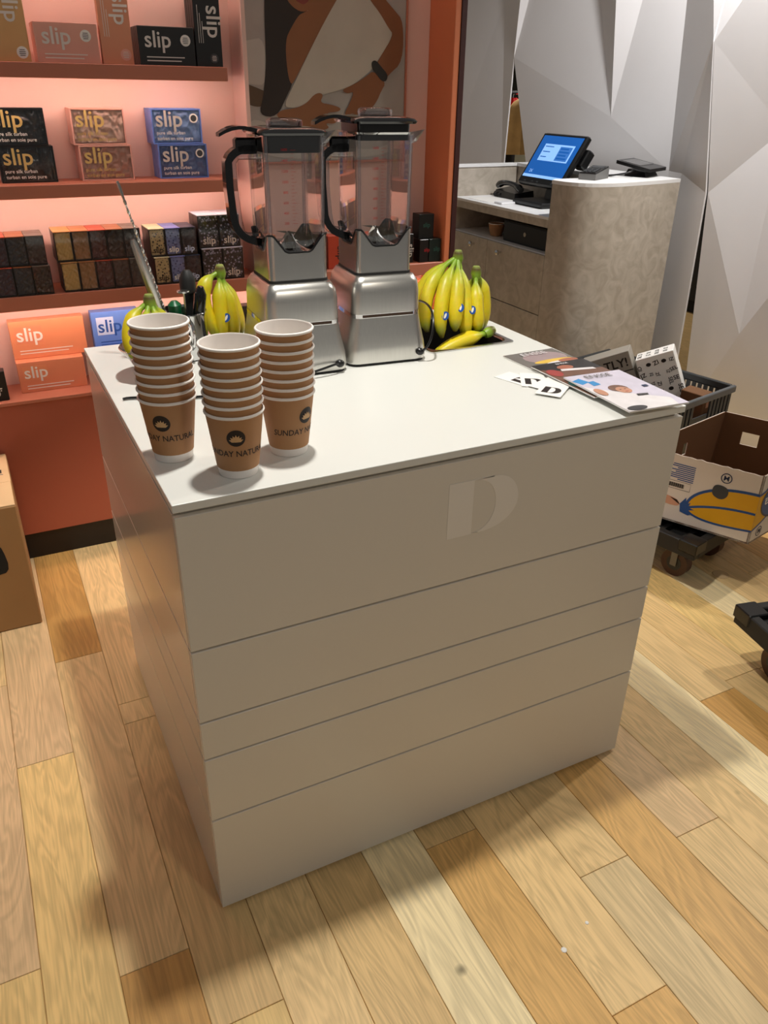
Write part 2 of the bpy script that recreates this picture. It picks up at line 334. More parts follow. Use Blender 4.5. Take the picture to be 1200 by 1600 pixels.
shelf(X0, .592, 1.80, 1.84); shelf(.67, 1.36, 2.20, 2.24)  # canopy over the poster is unseen; its strip is added to light the end panel
P(MB().box(.655, .668, 1.60, 1.724, .873, 2.3, .001), 'divider', 'pink_wall')
P(MB().box(1.361, 1.384, 1.56, 1.75, 0, 2.3, .002), 'end_panel', 'end_orange_lit'); P(MB().box(1.3845, 1.405, 1.558, 1.76, 0, 2.3, .001), 'end_trim', 'brown_edge')
bk = struct(MB().box(-2.2, 1.40, 1.765, 1.82, 0, 2.7).build('wall_back', 'pink_wall'))

# poster of a person hugging a pillow
po = tag(empty('poster', (.97, 1.72, 1.2)), 'framed poster of a long-haired person hugging a white pillow', 'poster')
PC = {'paper_bg': '#a59f98', 'bedding_c': '#b7b1a8', 'hair_c': '#2b2018', 'strand_c': '#5b4630', 'skin_c': '#8a5a37', 'pillow_c': '#b9b2a4', 'lips_c': '#7e3a30', 'skin2_c': '#84522f', 'band_c': '#26241f'}
for k, v in PC.items(): mat(k, v, .5, var=.10, vscale=14)
fr = P(MB().box(.684, 1.262, 1.714, 1.7245, 1.21, 1.97, .001), 'print_sheet', 'paper_bg', po)
art = [('bedding', 'bedding_c', [(0.685, 1.55), (0.715, 1.559), (0.764, 1.567), (0.767, 1.435), (0.714, 1.437), (0.685, 1.443)]),
 ('sheet_fold', 'bedding_c', [(.69, 1.215), (.69, 1.34), (.76, 1.33), (.80, 1.29), (1.0, 1.25), (1.2, 1.24), (1.255, 1.33), (1.255, 1.215)]),
 ('strand', 'strand_c', [(0.687, 1.44), (0.713, 1.434), (0.776, 1.411), (0.749, 1.374), (0.716, 1.374), (0.687, 1.386)]),
 ('hair', 'hair_c', [(.78, 1.80), (0.768, 1.665), (0.766, 1.581), (0.765, 1.494), (0.751, 1.405), (0.731, 1.349), (0.794, 1.343), (0.834, 1.412), (0.85, 1.436), (.90, 1.60), (.93, 1.75), (.99, 1.80), (.98, 1.86), (.92, 1.90), (.84, 1.88)]),
 ('chest', 'skin_c', [(0.832, 1.561), (0.853, 1.596), (0.88, 1.631), (0.894, 1.637), (0.923, 1.65), (0.935, 1.70), (1.03, 1.70), (1.009, 1.677), (0.956, 1.6), (0.913, 1.534), (0.866, 1.461), (0.846, 1.433), (0.834, 1.478)]),
 ('face', 'skin_c', [(.835, 1.74), (0.838, 1.675), (0.859, 1.652), (0.891, 1.638), (0.923, 1.649), (0.943, 1.674), (.965, 1.74), (.955, 1.80), (.90, 1.83), (.85, 1.80)]),
 ('lips', 'lips_c', [(0.866, 1.672), (0.884, 1.663), (0.899, 1.659), (0.918, 1.673), (.905, 1.68), (.893, 1.677), (.88, 1.681)]),
 ('pillow', 'pillow_c', [(1.03, 1.70), (1.009, 1.677), (0.959, 1.606), (0.913, 1.534), (0.842, 1.418), (0.816, 1.374), (0.862, 1.37), (0.9, 1.387), (0.939, 1.407), (1.024, 1.426), (1.071, 1.443), (1.134, 1.485), (1.165, 1.523), (1.216, 1.592), (1.195, 1.609), (1.163, 1.65), (1.128, 1.683), (1.10, 1.73), (1.06, 1.73)]),
 ('arm', 'skin2_c', [(1.10, 1.73), (1.126, 1.683), (1.163, 1.65), (1.195, 1.609), (1.216, 1.589), (1.165, 1.523), (1.14, 1.485), (1.182, 1.451), (1.198, 1.473), (1.252, 1.512), (1.251, 1.63), (1.218, 1.658), (1.144, 1.72)]),
 ('hand', 'skin2_c', [(1.14, 1.485), (1.19, 1.451), (1.17, 1.422), (1.157, 1.396), (1.136, 1.371), (1.118, 1.376), (1.11, 1.353), (1.093, 1.357), (1.078, 1.35), (1.064, 1.356), (1.046, 1.35), (1.032, 1.354), (1.055, 1.389), (1.07, 1.422), (1.044, 1.414), (1.022, 1.425), (1.071, 1.443), (1.118, 1.469)]),
 ('hand', 'skin_c', [(0.803, 1.365), (0.862, 1.37), (0.9, 1.387), (0.922, 1.409), (0.943, 1.417), (0.958, 1.41), (0.944, 1.387), (0.984, 1.382), (1.021, 1.372), (1.015, 1.361), (0.964, 1.357), (0.991, 1.35), (1.007, 1.337), (0.999, 1.324), (0.96, 1.327), (0.983, 1.308), (0.897, 1.299), (0.787, 1.342)]),
 ('bracelet', 'band_c', [(1.133, 1.51), (1.149, 1.516), (1.173, 1.493), (1.196, 1.473), (1.19, 1.453), (1.172, 1.453), (1.15, 1.476), (1.135, 1.491)])]
def smooth_poly(p, it=2):
    for _ in range(it):
        q = []
        for i in range(len(p)):
            a, b = p[i], p[(i+1) % len(p)]; q += [(a[0]*.75+b[0]*.25, a[1]*.75+b[1]*.25), (a[0]*.25+b[0]*.75, a[1]*.25+b[1]*.75)]
        p = q
    return p
for i, (n, m, poly) in enumerate(art):
    y = 1.7136-.0004*i; MBp = MB().prism(smooth_poly(poly), lambda u, v, d: (u, d, v), y, y-.0003); P(MBp, n, m, po)
P(MB().box(.676, .684, 1.708, 1.7245, 1.20, 1.98, .001), 'frame_edge', 'pink_shelf', po); P(MB().box(1.262, 1.268, 1.708, 1.7245, 1.20, 1.98, .001), 'frame_edge', 'pink_shelf', po)
P(MB().box(.676, 1.268, 1.708, 1.7245, 1.203, 1.21, .001), 'frame_edge', 'pink_shelf', po)

# ================================================================== SALES COUNTER
H = .9; W = .99; D = .851
ct = tag(empty('sales_counter', (W/2, D/2, 0)), 'large pale grey display counter with recessed horizontal joints', 'counter')
def Q(mb, name, m, parent=ct, **k):
    o = mb.build(name, m, parent, **k); o.matrix_parent_inverse = Matrix.Translation(-parent.location); return o
# worktop with a cut-out for the fruit pan
HX0, HX1, HY0, HY1 = .715, .927, .503, .775
mb = MB(); zt = (.8865, .9)
outer = [(-.001, -.001), (W+.001, -.001), (W+.001, D), (-.001, D)]; inner = [(HX0, HY0), (HX1, HY0), (HX1, HY1), (HX0, HY1)]
vs = [(x, y, z) for z in zt for x, y in outer+inner]; fs = []
for i in range(4):
    j = (i+1) % 4; fs += [(8+i, 8+j, 12+j, 12+i), (i, 4+i, 4+j, j), (i, j, 8+j, 8+i), (4+i, 12+i, 12+j, 4+j)]
wt = Q(mb.add(vs, fs), 'worktop', 'worktop_white'); bv = wt.modifiers.new('edge', 'BEVEL'); bv.width = .0012; bv.segments = 2
for a in ((.012, W-.012, .012, .03), (.012, W-.012, D-.03, D-.012), (.012, .03, .031, D-.031), (W-.03, W-.012, .031, D-.031)): Q(MB().box(*a, .8745, .8863), 'shadow_gap', 'counter_front')
zs = [.006, .2495, .4, .484, .6335, .880]; g = .0019
Q(MB().box(.012, .022, .012, D-.012, .004, .874), 'carcass', 'groove_dark'); Q(MB().box(W-.022, W-.012, .012, D-.012, .004, .874), 'carcass', 'groove_dark')
Q(MB().box(.012, W-.012, .0125, .022, .004, .874), 'carcass', 'groove_dark'); Q(MB().box(.012, W-.012, D-.022, D-.012, .004, .874), 'carcass', 'groove_dark')
for a, b in zip(zs[:-1], zs[1:]):
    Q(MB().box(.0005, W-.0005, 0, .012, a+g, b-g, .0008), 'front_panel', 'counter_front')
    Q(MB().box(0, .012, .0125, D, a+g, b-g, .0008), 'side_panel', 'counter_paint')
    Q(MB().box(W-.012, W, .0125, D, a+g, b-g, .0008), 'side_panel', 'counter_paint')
    Q(MB().box(.0125, W-.0125, D-.012, D, a+g, b-g, .0008), 'rear_panel', 'counter_paint')
# large letter D on the front
def letterD(mb, fn, d0, d1, n=22):
    st = [(0, 0), (.345, 0), (.345, 1), (0, 1)]; mb.prism(st, fn, d0, d1)
    def out(t):   # t 0 bottom..1 top
        a = -pi/2+pi*t; x = (.44 if t < .5 else .62)+(.56 if t < .5 else .38)*max(0, cos(a))**.92; return (x, .5+.5*sin(a))
    def inn(t):
        a = -pi/2+pi*t; return (.345+.325*max(0, cos(a))**.85, .5+.485*sin(a))
    for i in range(n):
        q = [inn(i/n), out(i/n), out((i+1)/n), inn((i+1)/n)]; mb.prism(q, fn, d0, d1)
    mb.prism([(.345, 0), (.44, 0), (.44, .012), (.345, .015)], fn, d0, d1); mb.prism([(.345, .985), (.62, .985), (.62, 1), (.345, 1)], fn, d0, d1)
    return mb
Q(letterD(MB(), lambda u, v, d: (.465+.147*u, d, .729+.108*v), -.0002, -.0006), 'lettering', 'logo_film')['label'] = 'large pale letter D on the front'

# ------------------------------------------------------------------ fruit pan let into the worktop
pan = tag(empty('steel_pan', (.82, .64, .9)), 'rectangular stainless steel pan sunk into the worktop under the bananas', 'pan')
px, py = .8205, .639
def frame_ring(hx, hy, r, z): return rrect(hx, hy, r, z, 5, 0, 0)
mb = MB().loft([frame_ring(.1155, .146, .012, .0005), frame_ring(.1155, .146, .012, .0028), frame_ring(.111, .1415, .012, .0034), frame_ring(.106, .136, .03, .0028), frame_ring(.1035, .1335, .03, -.003)], False, False)
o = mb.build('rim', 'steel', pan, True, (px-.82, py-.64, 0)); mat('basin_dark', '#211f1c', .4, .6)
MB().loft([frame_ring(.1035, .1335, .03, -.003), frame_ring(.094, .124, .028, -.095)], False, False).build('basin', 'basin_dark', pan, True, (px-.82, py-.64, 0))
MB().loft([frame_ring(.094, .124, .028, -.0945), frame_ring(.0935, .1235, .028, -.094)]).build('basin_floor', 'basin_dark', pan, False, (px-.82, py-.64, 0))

# ------------------------------------------------------------------ paper cups
def cup_proto():
    e = empty('paper_cup'); h = .105; r0, r1 = .0302, .0432
    rr = lambda z: r0+(r1-r0)*z/h
    MB().lathe([(rr(.014)+.0008, .014), (rr(.05)+.0008, .05), (rr(h-.003)+.0008, h-.003)], 36).build('sleeve', 'kraft', e, True)
    MB().lathe([(r0-.001, 0), (r0, .0004), (rr(.0142)+.0002, .0142)], 36).build('base_band', 'cup_white', e, True)
    MB().lathe([(rr(h)-.0004, h-.004)]+[(rr(h)+.0004+.0023*cos(a), h-.0022+.0024*sin(a)) for a in [-.9*pi/2+i*.45 for i in range(8)]]+[(rr(h)-.0009, h-.002)], 36).build('rim', 'cup_white', e, True)
    MB().lathe([(rr(h)-.0008, h-.001), (rr(.05)-.0003, .05), (rr(.008)-.0004, .008), (.0001, .0078)], 36).build('liner', 'cup_white', e, True)
    return e, rr
proto, RR = cup_proto()
def cup_print(e, ang):
    def wrap(u, v, off=.0012): 
        r = RR(v)+off; a = ang+u/RR(v); return (r*cos(a), r*sin(a), v)
    mb = letters(MB(), 'SUNDAY NATURAL', .0140, lambda u, v: wrap(u, .0400+v), .010, sx=.86); mb.build('lettering', 'ink', e)
    # dark disc with a lotus
    mb = MB(); n = 28; rad = .0137; ring = [(rad*cos(2*pi*i/n), rad*sin(2*pi*i/n)) for i in range(n)]
    pts = [(0, 0)]+[(x*.5, y*.5) for x, y in ring]+ring
    fs = [(0, 1+i, 1+(i+1) % n) for i in range(n)]+[(1+i, 1+n+i, 1+n+(i+1) % n, 1+(i+1) % n) for i in range(n)]
    mb.add([wrap(x, .071+y) for x, y in pts], fs); em = mb.build('emblem', 'ink', e)
    mb = MB()
    for k in range(-3, 4):
        a = pi/2-k*.40; L = .0125-.0005*abs(k); cx, cy = 0, -.0062
        tip = (cx+L*cos(a), cy+L*sin(a)); s = .0023; mid = (cx+.55*L*cos(a), cy+.55*L*sin(a)); nx, ny = -sin(a)*s, cos(a)*s
        mb.add([wrap(x, .071+y, .0021) for x, y in ((cx, cy), (mid[0]+nx, mid[1]+ny), tip, (mid[0]-nx, mid[1]-ny))], [(0, 1, 2, 3)])
    mb.build('lotus', 'lotus', em)
ORD = ['bottom', 'second', 'third', 'fourth', 'fifth', 'sixth', 'seventh', 'eighth', 'ninth']
first = True
for nm, (x, y), cnt, ang in (('left', (.044, .172), 9, R(-121)), ('front middle', (.121, .073), 8, R(-106)), ('right', (.222, .117), 8, R(-62))):
    for i in range(cnt):
        c = proto if first else copy_tree(proto); 
        c.location = (x+rnd.uniform(-.0004, .0004), y+rnd.uniform(-.0004, .0004), H+.0145*i+.0003); c.rotation_euler = (0, 0, rnd.uniform(0, .3) if i else 0)
        lab = ('kraft paper cup with white rim, %s in the %s stack' % ('topmost' if i == cnt-1 else ORD[i]+' from the bottom', nm)) if i else 'printed kraft paper cup at the bottom of the %s stack' % nm
        tag(c, lab, 'cup', 'stacked paper cups on the counter')
        if first: first = False
        if i == 0: bottoms = globals().setdefault('BOT', []); bottoms.append((c, ang))
for c, a in BOT: cup_print(c, a)

# ------------------------------------------------------------------ blenders
def blender(loc, rz, lift, label):
    e = tag(empty('blender', loc, rz), label, 'blender')
    def rr_(hx, hy, r, z): return rrect(hx, hy, r, z, 5)
    MB().loft([rr_(.088, .098, .02, .0), rr_(.088, .098, .02, .008)]).build('foot_ring', 'rubber', e, True)
    base = MB().loft([rr_(.091, .101, .024, .006), rr_(.0925, .1025, .025, .012), rr_(.0905, .1005, .026, .04), rr_(.083, .093, .024, .075), rr_(.0785, .089, .022, .102)], True, True).build('lower_housing', 'steel_base', e, True)
    MB().loft([rr_(.0788, .0893, .022, .101), rr_(.0788, .0893, .022, .1095)], False, False).build('trim_band', 'chrome', base, True)
    MB().loft([rrect(.058, .0008, .0006, z, 2, 0, -.0893) for z in (.1025, .108)]).build('dark_inlay', 'band_dark', base)
    MB().loft([rr_(.0783, .0888, .022, .109), rr_(.0775, .088, .022, .150), rr_(.0745, .085, .02, .170), rr_(.067, .077, .018, .183), rr_(.063, .072, .016, .185)], True, True).build('upper_housing', 'steel_base', e, True)
    MB().loft([rr_(.0625, .0665, .014, .184), rr_(.0625, .0665, .014, .190)]).build('gasket', 'rubber', e, True)
    # jar collar with scalloped top edge
    hx, hy, r = .0610, .0650, .012; n = 5; lo = rrect(hx, hy, r, .190, n); per = []
    P0 = [Vector(p) for p in lo]; N = len(P0); dense = []
    for i in range(N):
        a, b = P0[i], P0[(i+1) % N]; k = 14 if (a-b).length > .03 else 1
        for q in range(k): dense.append(a.lerp(b, q/k))
    def top(p):
        u = p.x/hx if abs(p.y) >= hy-.004 else p.y/hy
        u = abs(u); 
        t = 0 if u < .42 else min(1, (u-.42)/.42); t = t
        return .243+.033*t
    rb = [(p.x, p.y, .190) for p in dense]; rt = [(p.x, p.y, top(p)) for p in dense]
    MB().loft([rb, rt], False, False).build('collar', 'steel', e, True)
    MB().tube([Vector(p)*1.0 for p in rt]+[Vector(rt[0])], .0022, 6).build('collar_trim', 'black_plastic', e, True)
    MB().loft([[(x*.985, y*.985, z) for x, y, z in rb], [(x*.985, y*.985, z+.0) for x, y, z in rt]], False, False).build('collar_lining', 'grey_print', e)
    # glass jar
    jar = MB().loft([rr_(.036, .040, .012, .215), rr_(.050, .054, .016, .235), rr_(.0585, .0625, .017, .262), rr_(.0592, .0632, .017, .36), rr_(.0605, .0645, .017, .452), rr_(.064, .068, .018, .456)], False, False).build('jar', 'jar_glass', e, True)
    MB().loft([rr_(.0555, .0595, .015, .255), rr_(.0572, .0612, .015, .36), rr_(.0588, .0628, .016, .450)], False, False).build('jar_inner_wall', 'jar_glass', jar, True)
    for sx in (-1, 1):
        for sy in (-1, 1):
            MB().tube([(sx*.0535, sy*.0575, .262), (sx*.0545, sy*.0585, .36), (sx*.0558, sy*.0598, .45)], .0036, 8).build('corner_rib', 'clear_plastic', jar, True)
    MB().loft([[(.05, -.06, .456), (.064, -.05, .456), (.0755, -.0785, .462)], [(.052, -.062, .436), (.061, -.054, .436), (.064, -.067, .44)]], True, True).build('spout', 'clear_plastic', jar)
    # inner dome with blade hub
    MB().lathe([(.050, .236), (.043, .239), (.026, .246), (.014, .256), (.008, .268), (.002, .274)], 24).build('blade_dome', 'chrome', e, True)
    bl = MB()
    for k in range(4):
        a = pi/4+k*pi/2; bl.add([(.006*cos(a+1.2), .006*sin(a+1.2), .270), (.030*cos(a), .030*sin(a), .262+.010*(k % 2)), (.006*cos(a-1.2), .006*sin(a-1.2), .270), (.006*cos(a), .006*sin(a), .274)], [(0, 1, 3), (3, 1, 2), (0, 2, 1)])
    bl.build('blade', 'steel', e)
    # red scale on the front pane
    sc = MB()
    for k in range(22):
        z = .297+k*.0062; L = .010 if k % 3 == 0 else .005; sc.box(-.010, -.010+L, -.0650, -.0647, z, z+.0005)
    for k in range(8):
        z = .296+k*.0186; letters(sc, str(200*(k+1)), .0065, lambda u, v, z=z: (-.022+u, -.0650, z+v), .004)
    sc.build('scale_marks', 'red_mark', jar)
    # handle on the left side
    hp = [(-.060, 0, .425), (-.085, 0, .43), (-.106, 0, .424), (-.1155, 0, .405), (-.116, 0, .36), (-.112, 0, .30), (-.106, 0, .275), (-.092, 0, .262), (-.060, 0, .258)]
    mb = MB(); rings = []
    pts = bez([hp[0], hp[1], hp[2], hp[3]], 6)[:-1]+[Vector(p) for p in hp[3:6]]+bez([hp[5], hp[6], hp[7], hp[8]], 6)[1:]
    for i, p in enumerate(pts):
        t = (pts[min(i+1, len(pts)-1)]-pts[max(i-1, 0)]).normalized(); nx = Vector((t.z, 0, -t.x))
        rings.append([tuple(p+nx*a+Vector((0, b, 0))) for a, b in ((.0075, -.014), (-.0065, -.014), (-.0065, .014), (.0075, .014))])
    hd = mb.loft(rings).build('handle', 'black_gloss', e, True, ang=50)
    pi_ = [(-.060, 0, .413), (-.094, 0, .413), (-.1035, 0, .402), (-.1035, 0, .36), (-.099, 0, .30), (-.094, 0, .276), (-.085, 0, .270), (-.060, 0, .268)]
    MB().tube([Vector(p) for p in pi_], .0055, 8).build('handle_lining', 'clear_plastic', hd, True)
    MB().box(-.100, -.058, -.014, .014, .418, .4465, .004).build('handle_bridge', 'black_gloss', hd)
    # lid
    z = .452+lift
    lid = MB().loft([rr_(.055, .059, .014, z-.030), rr_(.0560, .060, .015, z)], True, False).build('lid', 'black_plastic', e, True)
    MB().loft([rr_(.066, .070, .018, z), rr_(.0685, .0725, .018, z+.004), rr_(.064, .068, .018, z+.0085), rr_(.045, .05, .018, z+.013)], True, True).build('lid_flange', 'black_gloss', lid, True)
    tb = []
    for i in range(7):
        t = i/6; x = -.060-.070*t; hw = .034*(1-.62*t); zz = z+.006+.008*sin(t*pi*.9)-.006*t*t*1.6
        tb.append([(x, -hw, zz-.003), (x, hw, zz-.003), (x, hw, zz+.003), (x, -hw, zz+.003)])
    MB().loft(tb).build('lid_tab', 'black_gloss', lid, True)
    cap = MB().lathe([(.020, z+.013), (.034, z+.013), (.0355, z+.018), (.034, z+.024), (.028, z+.027), (.001, z+.027)], 16).build('filler_cap', 'clear_plastic', e, True)
    MB().lathe([(.030, z+.0135), (.031, z+.02), (.001, z+.0215)], 16).build('cap_core', 'clear_plastic', cap, True)
    return e
b1 = blender((.397, .560, H), R(-3), 0, 'steel jar blender standing left, behind the right cup stack')
b2 = blender((.592, .565, H), R(-5), .019, 'steel jar blender standing right with raised lid, beside the steel pan')
def cable(parent, plug, pts):
    MB().sphere(plug, .009, 10, 6, (1.1, .8, .9)).build('cable_boot', 'black_plastic', parent, True)
    MB().tube(bez([plug]+pts, 40), .0026, 7).build('power_cable', 'black_plastic', parent, True)
cable(b1, (.070, -.1035, .020), [(.045, -.125, .03), (.0, -.12, .0036), (-.05, -.11, .0036), (-.16, -.17, .0036), (-.26, -.22, .0036), (-.34, -.09, .0036), (-.375, -.115, .0036)])
cable(b2, (.072, -.1035, .022), [(.098, -.125, .035), (.102, -.11, .09), (.110, -.09, .115), (.118, -.06, .13), (.14, .10, .10), (.16, .31, .0036)])

# ------------------------------------------------------------------ bananas
YG, YL, GR, BR = lin('#8a9a1e'), lin('#e3cd1c'), lin('#86a82a'), lin('#2a1c10')
def banana(P, parent, rmax=.0175, green=.35, name='banana'):
    pts = bez(P, 16); n = 8; rings = []; cols = []; up = None
    for i, p in enumerate(pts):
        t = i/16; d = (pts[min(i+1, 16)]-pts[max(i-1, 0)]).normalized()
        if up is None: up = (Vector((0, 0, 1))-d*d.z); up = up.normalized() if up.length > .05 else d.orthogonal().normalized()
        up = (up-d*up.dot(d)).normalized(); b = d.cross(up)
        r = .0058 if t < .27 else (.0058+(rmax-.0058)*min(1, ((t-.27)/.22))**.85 if t < .5 else rmax*(1-max(0, (t-.74)/.26)**2.6*.62))
        if i == 16: r = .0045
        for j in range(n):
            a = 2*pi*j/n; k = 1+.09*cos(a*2.5)
            q = p+(up*cos(a)+b*sin(a))*r*k
            if t < .2: c = GR
            elif t < .2+green: s = (t-.2)/green; c = tuple(GR[m]*(1-s)+YL[m]*s for m in range(3))
            elif t > .965: c = BR
            elif t > .88: s = min(1, (t-.88)/.07); c = tuple(YL[m]*(1-s)+YG[m]*s for m in range(3))
            else: c = YL
            cols.append(c)
            if j == 0: rings.append([])
            rings[-1].append(tuple(q))
    mb = MB(); mb.loft(rings, True, True); mb.c = cols
    return mb.build(name, 'banana_skin', parent, True, ang=60)
def crown(parent, p, r=.013, d=(0, 0, 1)):
    mb = MB(); q = Vector(p); dd = Vector(d).normalized(); mb.tube([q-dd*.012, q-dd*.002, q+dd*.010, q+dd*.016], [r*.8, r, r*.85, r*.6], 10)
    mb.c = [GR]*20+[lin('#5a4526')]*10+[lin('#8a9a48')]*10
    return mb.build('crown', 'banana_skin', parent, True, ang=35)
def sticker(parent, c, nrm, r=.0085, rot=.3):
    n = Vector(nrm).normalized(); a = n.orthogonal().normalized(); b = n.cross(a); c = Vector(c)
    f = lambda u, v, d: tuple(c+a*(u*cos(rot)-v*sin(rot))+b*(u*sin(rot)+v*cos(rot))+n*d)
    s = MB().prism(ellipse(0, 0, r*1.2, r, 16), f, -.001, .0008).build('sticker', 'sticker_blue', parent)
    MB().prism(ellipse(0, 0, r*.8, r*.3, 12), f, .0008, .0011).build('sticker_print', 'white_print', s)
def bunch(label, base, cr, tips, rmax=.0175, green=.35, st=(), cd_=(0, 0, 1)):
    e = tag(empty('banana_bunch', base), label, 'bananas', 'banana bunches on the counter'); B = Vector(base)
    L = lambda p: Vector(p)-B
    crown(e, L(cr), d=cd_)
    for i, (c1, c2, tip) in enumerate(tips):
        r0 = Vector(cr)+(Vector(c1)-Vector(cr)).normalized()*.004
        banana([L(r0), L(Vector(cr).lerp(Vector(c1), .45)), L(c1), L(c2), L(tip)], e, rmax, green)
    for c, nrm in st: sticker(e, L(c), nrm)
    return e
# big bunch in the pan, leaning to the blender
bunch('green-stemmed banana bunch standing in the steel pan, tallest of all', (.80, .60, .81), (.843, .625, 1.082),
      [((.775, .625, 1.05), (.725, .60, .99), (.740, .575, .925)), ((.800, .60, 1.045), (.752, .565, .99), (.765, .55, .915)),
       ((.825, .590, 1.04), (.790, .545, .985), (.795, .542, .930)), ((.80, .655, 1.05), (.735, .66, .99), (.745, .655, .91)), ((.85, .61, 1.03), (.835, .56, .98), (.835, .555, .90))],
      .0180, .5, [((.7345, .582, .975), (-.4, -.8, .35)), ((.7690, .5465, .968), (-.2, -.9, .3)), ((.8050, .5395, .985), (-.1, -.9, .5))])
bunch('dark-stemmed banana bunch in the steel pan nearest the till', (.885, .61, .81), (.886, .608, 1.045),
      [((.915, .625, 1.02), (.925, .605, .965), (.905, .60, .905)), ((.875, .59, 1.005), (.855, .555, .96), (.872, .556, .915)), ((.895, .64, 1.01), (.90, .67, .95), (.89, .67, .89))], .0185, .35, [((.848, .5545, .972), (-.1, -.9, .4))])
bunch('small banana pair lying flat along the front rim of the pan', (.80, .54, .85), (.884, .532, .921), [((.845, .528, .912), (.79, .530, .908), (.728, .535, .872)), ((.85, .545, .912), (.80, .555, .905), (.74, .56, .860))], .0165, .25, (), (1, 0, .35))
# bunch beside the utensil pot
bunch('upright banana bunch behind the left blender, beside the utensil pot', (.298, .745, H), (.300, .745, 1.066),
      [((.262, .735, 1.055), (.225, .735, 1.03), (.285, .72, .912)), ((.290, .735, 1.03), (.286, .722, .98), (.288, .728, .906)), ((.305, .735, 1.02), (.318, .722, .975), (.316, .735, .907)), ((.315, .76, 1.02), (.345, .762, .97), (.340, .765, .91))], .0175, .4, [((.2965, .7125, .972), (-.1, -1, .1))])
# steel bowl with a bunch behind the left cups
bw = tag(empty('steel_bowl', (.108, .592, H)), 'small flared stainless bowl behind the left cup stack holding bananas', 'bowl')
MB().lathe([(.001, .001), (.028, .001), (.030, .004), (.052, .040), (.068, .062), (.0690, .0625), (.0675, .0645), (.050, .042), (.028, .007), (.001, .006)], 32).build('bowl_wall', 'steel', bw, True)
bunch('banana bunch in the steel bowl behind the left cup stack', (.108, .592, H+.008), (.112, .600, 1.048),
      [((.075, .595, 1.03), (.045, .575, .995), (.068, .555, .945)), ((.095, .575, 1.02), (.075, .545, .985), (.094, .548, .935)), ((.12, .58, 1.02), (.125, .555, .985), (.120, .56, .935)), ((.135, .61, 1.02), (.15, .605, .98), (.135, .60, .935))], .0165, .3)

# ------------------------------------------------------------------ utensil pot and tools
pot = tag(empty('utensil_pot', (.195, .700, H)), 'polished steel pot holding bar tools, between the cup stacks and bananas', 'pot')
MB().lathe([(.001, .002), (.050, .002), (.0525, .006), (.0535, .098), (.0550, .100), (.0535, .102), (.0515, .099), (.0505, .008), (.001, .007)], 32).build('pot_wall', 'chrome', pot, True)
hnd = MB().tube(bez([(.005, -.054, .088), (.008, -.078, .085), (.008, -.078, .045), (.005, -.053, .030)], 10), .004, 8).build('handle', 'chrome', pot, True)
def tool(name, label, cat): return tag(empty(name, (.195, .70, .91)), label, cat, 'bar tools in the steel pot')
def T(e, mb, n, m, smooth=True): o = mb.build(n, m, e, smooth); o.matrix_parent_inverse = Matrix.Translation(-e.location); return o
t = tool('bar_spoon', 'long twisted steel bar spoon rising highest from the utensil pot', 'spoon')
a, b = Vector((.178, .70, .93)), Vector((.100, .70, 1.252)); pts = [a.lerp(b, i/60) for i in range(61)]
mb = MB(); rings = []
for i, p in enumerate(pts):
    r = .0022; tw = i*.9; d = (b-a).normalized(); u = d.orthogonal().normalized(); v = d.cross(u)
    rings.append([tuple(p+(u*cos(q+tw)+v*sin(q+tw))*(r if k % 2 else r*1.5)) for k, q in enumerate([j*pi/2 for j in range(4)])])
T(t, mb.loft(rings), 'twisted_stem', 'steel'); T(t, MB().tube([b-(b-a).normalized()*.03, b, b+(b-a).normalized()*.012], [.002, .0036, .0026], 8), 'stem_tip', 'steel')
t = tool('tongs', 'wide stainless tongs leaning left out of the utensil pot', 'tongs')
for s, nm in ((-1, 'arm'), (1, 'arm')):
    A = Vector((.166, .69+.004*s, .93)); B = Vector((.109, .682+.004*s, 1.156)); d = (B-A).normalized(); u = Vector((0, 1, 0)); v = d.cross(u)
    rings = [[tuple(A.lerp(B, k)+v*x*(wd)+u*s*y*.0018) for x, y in ((-1, 0), (-.5, 1), (.5, 1), (1, 0))] for k, wd in ((0, .010), (.4, .0085), (.42, .0095), (.8, .0085), (.97, .007), (1, .004))]
    T(t, MB().loft(rings), nm, 'steel')
T(t, MB().tube([(.118, .678, 1.13), (.118, .69, 1.13)], .003, 8), 'hinge_pin', 'chrome')
t = tool('muddler', 'tall black muddler standing in the middle of the utensil pot', 'muddler')
T(t, MB().lathe([(.010, .92), (.012, 1.0), (.011, 1.03), (.017, 1.036), (.0175, 1.062), (.012, 1.076), (.007, 1.082), (.001, 1.083)], 16, (.218, .715, 0)), 'shaft', 'black_matte')
t = tool('squeeze_handle', 'rounded glossy black handle at the right of the utensil pot', 'tool handle')
T(t, MB().tube([(.215, .685, .93), (.226, .672, 1.0), (.232, .668, 1.04), (.234, .667, 1.056)], [.010, .0135, .0135, .006], 12), 'grip', 'black_gloss')
t = tool('green_scoop', 'dark green plastic scoop in the utensil pot beside the tongs', 'scoop')
T(t, MB().tube([(.185, .685, .94), (.178, .675, .995), (.176, .672, 1.022), (.176, .672, 1.030)], [.006, .013, .014, .006], 12), 'scoop_head', 'green_plastic')
t = tool('disc_spoon', 'steel spoon with a flat round end in the utensil pot', 'spoon')
T(t, MB().tube([(.200, .680, .93), (.1985, .672, 1.045)], .0022, 8), 'stem', 'steel'); T(t, MB().lathe([(.001, 1.0445), (.0125, 1.0455), (.0135, 1.0475), (.0125, 1.049), (.001, 1.0485)], 18, (.1965, .671, 0)), 'disc', 'steel')
t = tool('clear_jigger', 'small clear plastic measure at the right edge of the utensil pot', 'measure')
T(t, MB().lathe([(.006, .95), (.010, 1.0), (.0125, 1.04), (.0115, 1.04), (.009, 1.0), (.005, .952)], 14, (.2375, .70, 0)), 'measure_wall', 'clear_plastic')
